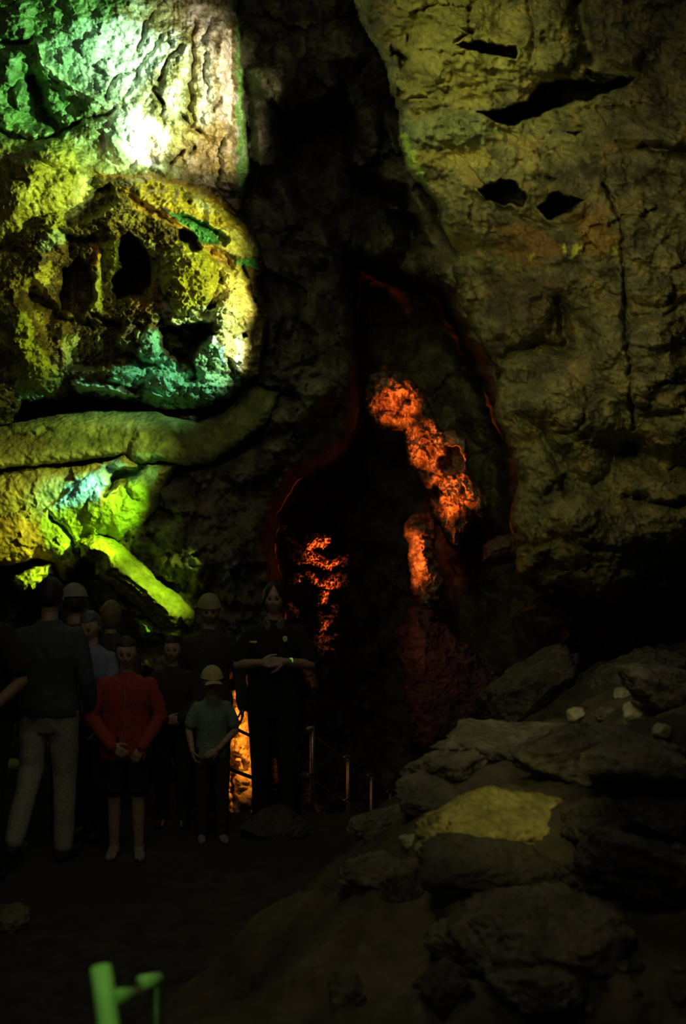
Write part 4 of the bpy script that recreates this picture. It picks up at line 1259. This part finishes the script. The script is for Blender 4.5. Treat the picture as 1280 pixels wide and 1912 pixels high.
# the guide
gd, hc, k = person('person in dark uniform shirt and tie with brass badge, hands joined at the waist',
    px_x(512, 8.15), 8.15, 1.70, 0, top_col=(.018, .018, .022), top_name='uniform_shirt', sleeves='short', leg_name='uniform_trousers',
    leg_col=(.012, .013, .012), hair=(.015, .010, .008), hair_style='parted', build=1.06, vox=.0055, curl=.75, top_len=.95, headk=1.0,
    arms={-1: ((-.255, -.03, 1.165), (-.075, -.215, 1.205), (1, -.12, .04), (.1, .9, -.4)),
          1: ((.255, -.03, 1.165), (.085, -.235, 1.215), (-1, -.05, -.02), (0, .9, -.4))})
m_g, nt_, N_, L_, b_ = new_mat('green_watch_glint')
b_.inputs['Base Color'].default_value = (.1, .3, .05, 1)
b_.inputs['Emission Color'].default_value = (.35, 1, .10, 1)
b_.inputs['Emission Strength'].default_value = .35  # glint on the watch put in as a weak glow
tcn = N_.new('ShaderNodeTexNoise'); tcn.inputs['Scale'].default_value = 40; L_.new(tcn.outputs['Fac'], b_.inputs['Roughness'])
# collar, tie, badge, name tag, watch, belt
for s in (-1, 1):
    bm = bmesh.new()
    vs = [bm.verts.new(v) for v in [(s * .012, -.100, 1.455), (s * .058, -.070, 1.515), (s * .080, -.060, 1.470), (s * .052, -.112, 1.385)]]
    vs2 = [bm.verts.new(v.co + Vector((0, .006, 0))) for v in vs]
    bm.faces.new(vs); bm.faces.new(list(reversed(vs2)))
    for i in range(4): bm.faces.new((vs[i], vs2[i], vs2[(i + 1) % 4], vs[(i + 1) % 4]))
    finish(bm, 'collar', cloth('grey_collar', (.16, .15, .12)), gd)
bm = bmesh.new()
loft(bm, [(0, -.128, 1.14, .030, .004), (0, -.134, 1.20, .034, .004), (0, -.138, 1.30, .028, .004), (0, -.128, 1.40, .020, .005), (0, -.112, 1.435, .016, .008), (0, -.098, 1.458, .022, .009)], 12)
finish(bm, 'tie', cloth('dark_tie', (.015, .014, .016)), gd)
box_part('name_tag', (-.142, -.128, 1.338), (.058, .006, .017), 'brass', gd, (0, 0, R(-20)))
bm = bmesh.new()
loft(bm, [(.068, 0, 1.338, .004, .003), (.068, 0, 1.348, .015, .005), (.068, 0, 1.360, .018, .006), (.068, 0, 1.374, .017, .006), (.068, 0, 1.382, .010, .004)], 16)
bmesh.ops.translate(bm, vec=(.015, -.141, 0), verts=bm.verts)
finish(bm, 'badge', 'brass', gd)
bm = bmesh.new()
caps(bm, (.128, -.176, 1.203), .031, (.140, -.162, 1.200), .031)
wt = finish(bm, 'watch_strap', cloth('dark_strap', (.02, .02, .02)), gd)
box_part('watch_face', (.128, -.208, 1.222), (.024, .012, .030), m_g, wt, (R(-25), 0, R(10)))
bm = bmesh.new()
loft(bm, [(0, 0, .985, .175, .130), (0, 0, 1.015, .174, .129)])
finish(bm, 'belt', cloth('dark_belt', (.02, .018, .016), .5), gd)

# child with tan cap
person('small child in tan cap and grey-green shirt beside the amber flowstone', px_x(395, 7.85), 7.85, 1.12, R(14),
       top_col=(.20, .30, .22), top_name='shirt', sleeves='short', leg_col=(.05, .045, .04), shoes=(.30, .28, .25), hair=(.04, .025, .015), cap_col=(.55, .50, .25),
       headk=1.28, tilt=R(5), vox=.008, top_len=.88,
       arms={-1: ((-.24, -.02, 1.16), (-.22, -.16, .97), (.1, -.5, -.8), (.9, 0, 0)), 1: ((.25, -.02, 1.14), (.03, -.20, .98), (-.9, -.1, -.4), (0, .8, -.3))})
# adult with olive cap behind the child
person('person in an olive knit cap and dark jacket behind the child in the tan cap', px_x(390, 8.5), 8.5, 1.57, R(10), top_col=(.05, .05, .035), hair=(.04, .03, .02),
       cap_col=(.34, .36, .16), skin='skin', headk=1.05, vox=.009, tilt=R(10), brim=False)
# dark teen between
person('dark-clothed person with hands clasped, between the red-jacketed child and the child in the tan cap', px_x(322, 8.2), 8.2, 1.30, R(5), top_col=(.045, .04, .03), hair=(.02, .015, .01),
       headk=1.08, vox=.009, arms={-1: ((-.25, -.03, 1.16), (-.05, -.18, 1.02), (.9, -.1, -.2), (0, .9, 0)), 1: ((.25, -.03, 1.16), (.09, -.19, 1.03), (-.9, -.1, -.2), (0, .9, 0))})
# red jacket child
rr, _, _ = person('child in a bright red zipped jacket and dark shorts, hands low in front', px_x(236, 7.45), 7.45, 1.37, R(6), top_col=(.36, .055, .04), top_name='red_jacket', leg_name='shorts', leg_len=.5,
       leg_col=(.02, .02, .025), shoes=(.30, .28, .24), hair=(.05, .03, .015), headk=1.10, vox=.006, top_len=.80, build=1.16, tilt=R(8),
       arms={-1: ((-.275, -.02, 1.13), (-.10, -.20, .93), (.75, -.1, -.5), (0, .9, 0)), 1: ((.275, -.02, 1.13), (.14, -.20, .92), (-.5, -.1, -.8), (0, .9, 0))})
bm = bmesh.new()
caps(bm, (0, -.128, .86), .005, (0, -.140, 1.15), .005); caps(bm, (0, -.140, 1.15), .005, (0, -.128, 1.42), .005)
finish(bm, 'zip', cloth('zip_grey', (.25, .22, .18)), rr)
# brown-haired person behind
person('brown-haired person seen from behind, between the blue-shirted person and the slanting rock slab', px_x(206, 8.75), 8.75, 1.50, R(170), top_col=(.06, .05, .04), hair=(.20, .15, .07), hair_style='long', headk=1.08, vox=.009)
# blue shirt holding a device
person('person in a grey-blue shirt looking down at a small green-lit device held in both hands', px_x(172, 7.95), 7.95, 1.50, R(-18), top_col=(.20, .25, .36), top_name='shirt', hair=(.10, .11, .14), headk=1.02, vox=.008,
       tilt=R(20), arms={-1: ((-.23, -.08, 1.16), (-.09, -.27, 1.16), (.6, -.6, .3), (.6, .5, -.3)), 1: ((.23, -.08, 1.16), (.05, -.27, 1.16), (-.6, -.6, .3), (-.6, .5, -.3))})
dv = box_part('body_shell', (0, 0, 0), (.060, .018, .042), cloth('device_shell', (.03, .03, .03), .4), None)
dvr = empty('handheld_device', (px_x(168, 7.62), 7.62, 1.035), R(-15))
tag(dvr, 'small device glowing green in the hands of the person in the grey-blue shirt', 'device')
dv.parent = dvr
m_, nt_, N_, L_, b_ = new_mat('green_screen')
b_.inputs['Base Color'].default_value = (.1, .3, .05, 1)
b_.inputs['Emission Color'].default_value = (.35, 1, .12, 1)
b_.inputs['Emission Strength'].default_value = .8
tcn = N_.new('ShaderNodeTexNoise'); tcn.inputs['Scale'].default_value = 40; L_.new(tcn.outputs['Fac'], b_.inputs['Roughness'])
box_part('screen', (.006, -.010, .002), (.026, .004, .034), m_, dvr)
# grey cap behind
person('person in a grey-green cap standing behind the khaki-trousered adult', px_x(139, 8.0), 8.0, 1.665, R(200), top_col=(.05, .05, .05), hair=(.04, .035, .03), cap_col=(.26, .30, .24), headk=1.06, vox=.009, tilt=R(6))
# khaki adult
person('adult seen from behind in a dark shirt and loose khaki trousers', px_x(92, 7.4), 7.4, 1.76, R(172), top_col=(.06, .07, .08), top_name='shirt', leg_col=(.34, .34, .26), leg_name='khaki_trousers', hair=(.015, .012, .01),
       vox=.008, build=1.12, feet={-1: (-.10, .02, 0), 1: (.10, .30, .10)}, turn=R(10), top_len=.90)
# leftmost
person('person in a dark cap cut off by the left edge of the frame', px_x(-30, 7.0), 7.0, 1.84, R(-30), top_col=(.02, .02, .02), hair=(.02, .015, .01), cap_col=(.02, .02, .02), skin='skin_dark', vox=.009, sleeves='short', turn=R(40),
       arms={-1: ((-.26, .05, 1.12), (-.2, -.15, 1.0), (.3, -.9, 0), (.9, 0, -.2)), 1: ((.27, .02, 1.13), (.20, -.16, .98), (-.2, -.9, -.3), (-.9, 0, -.2))})
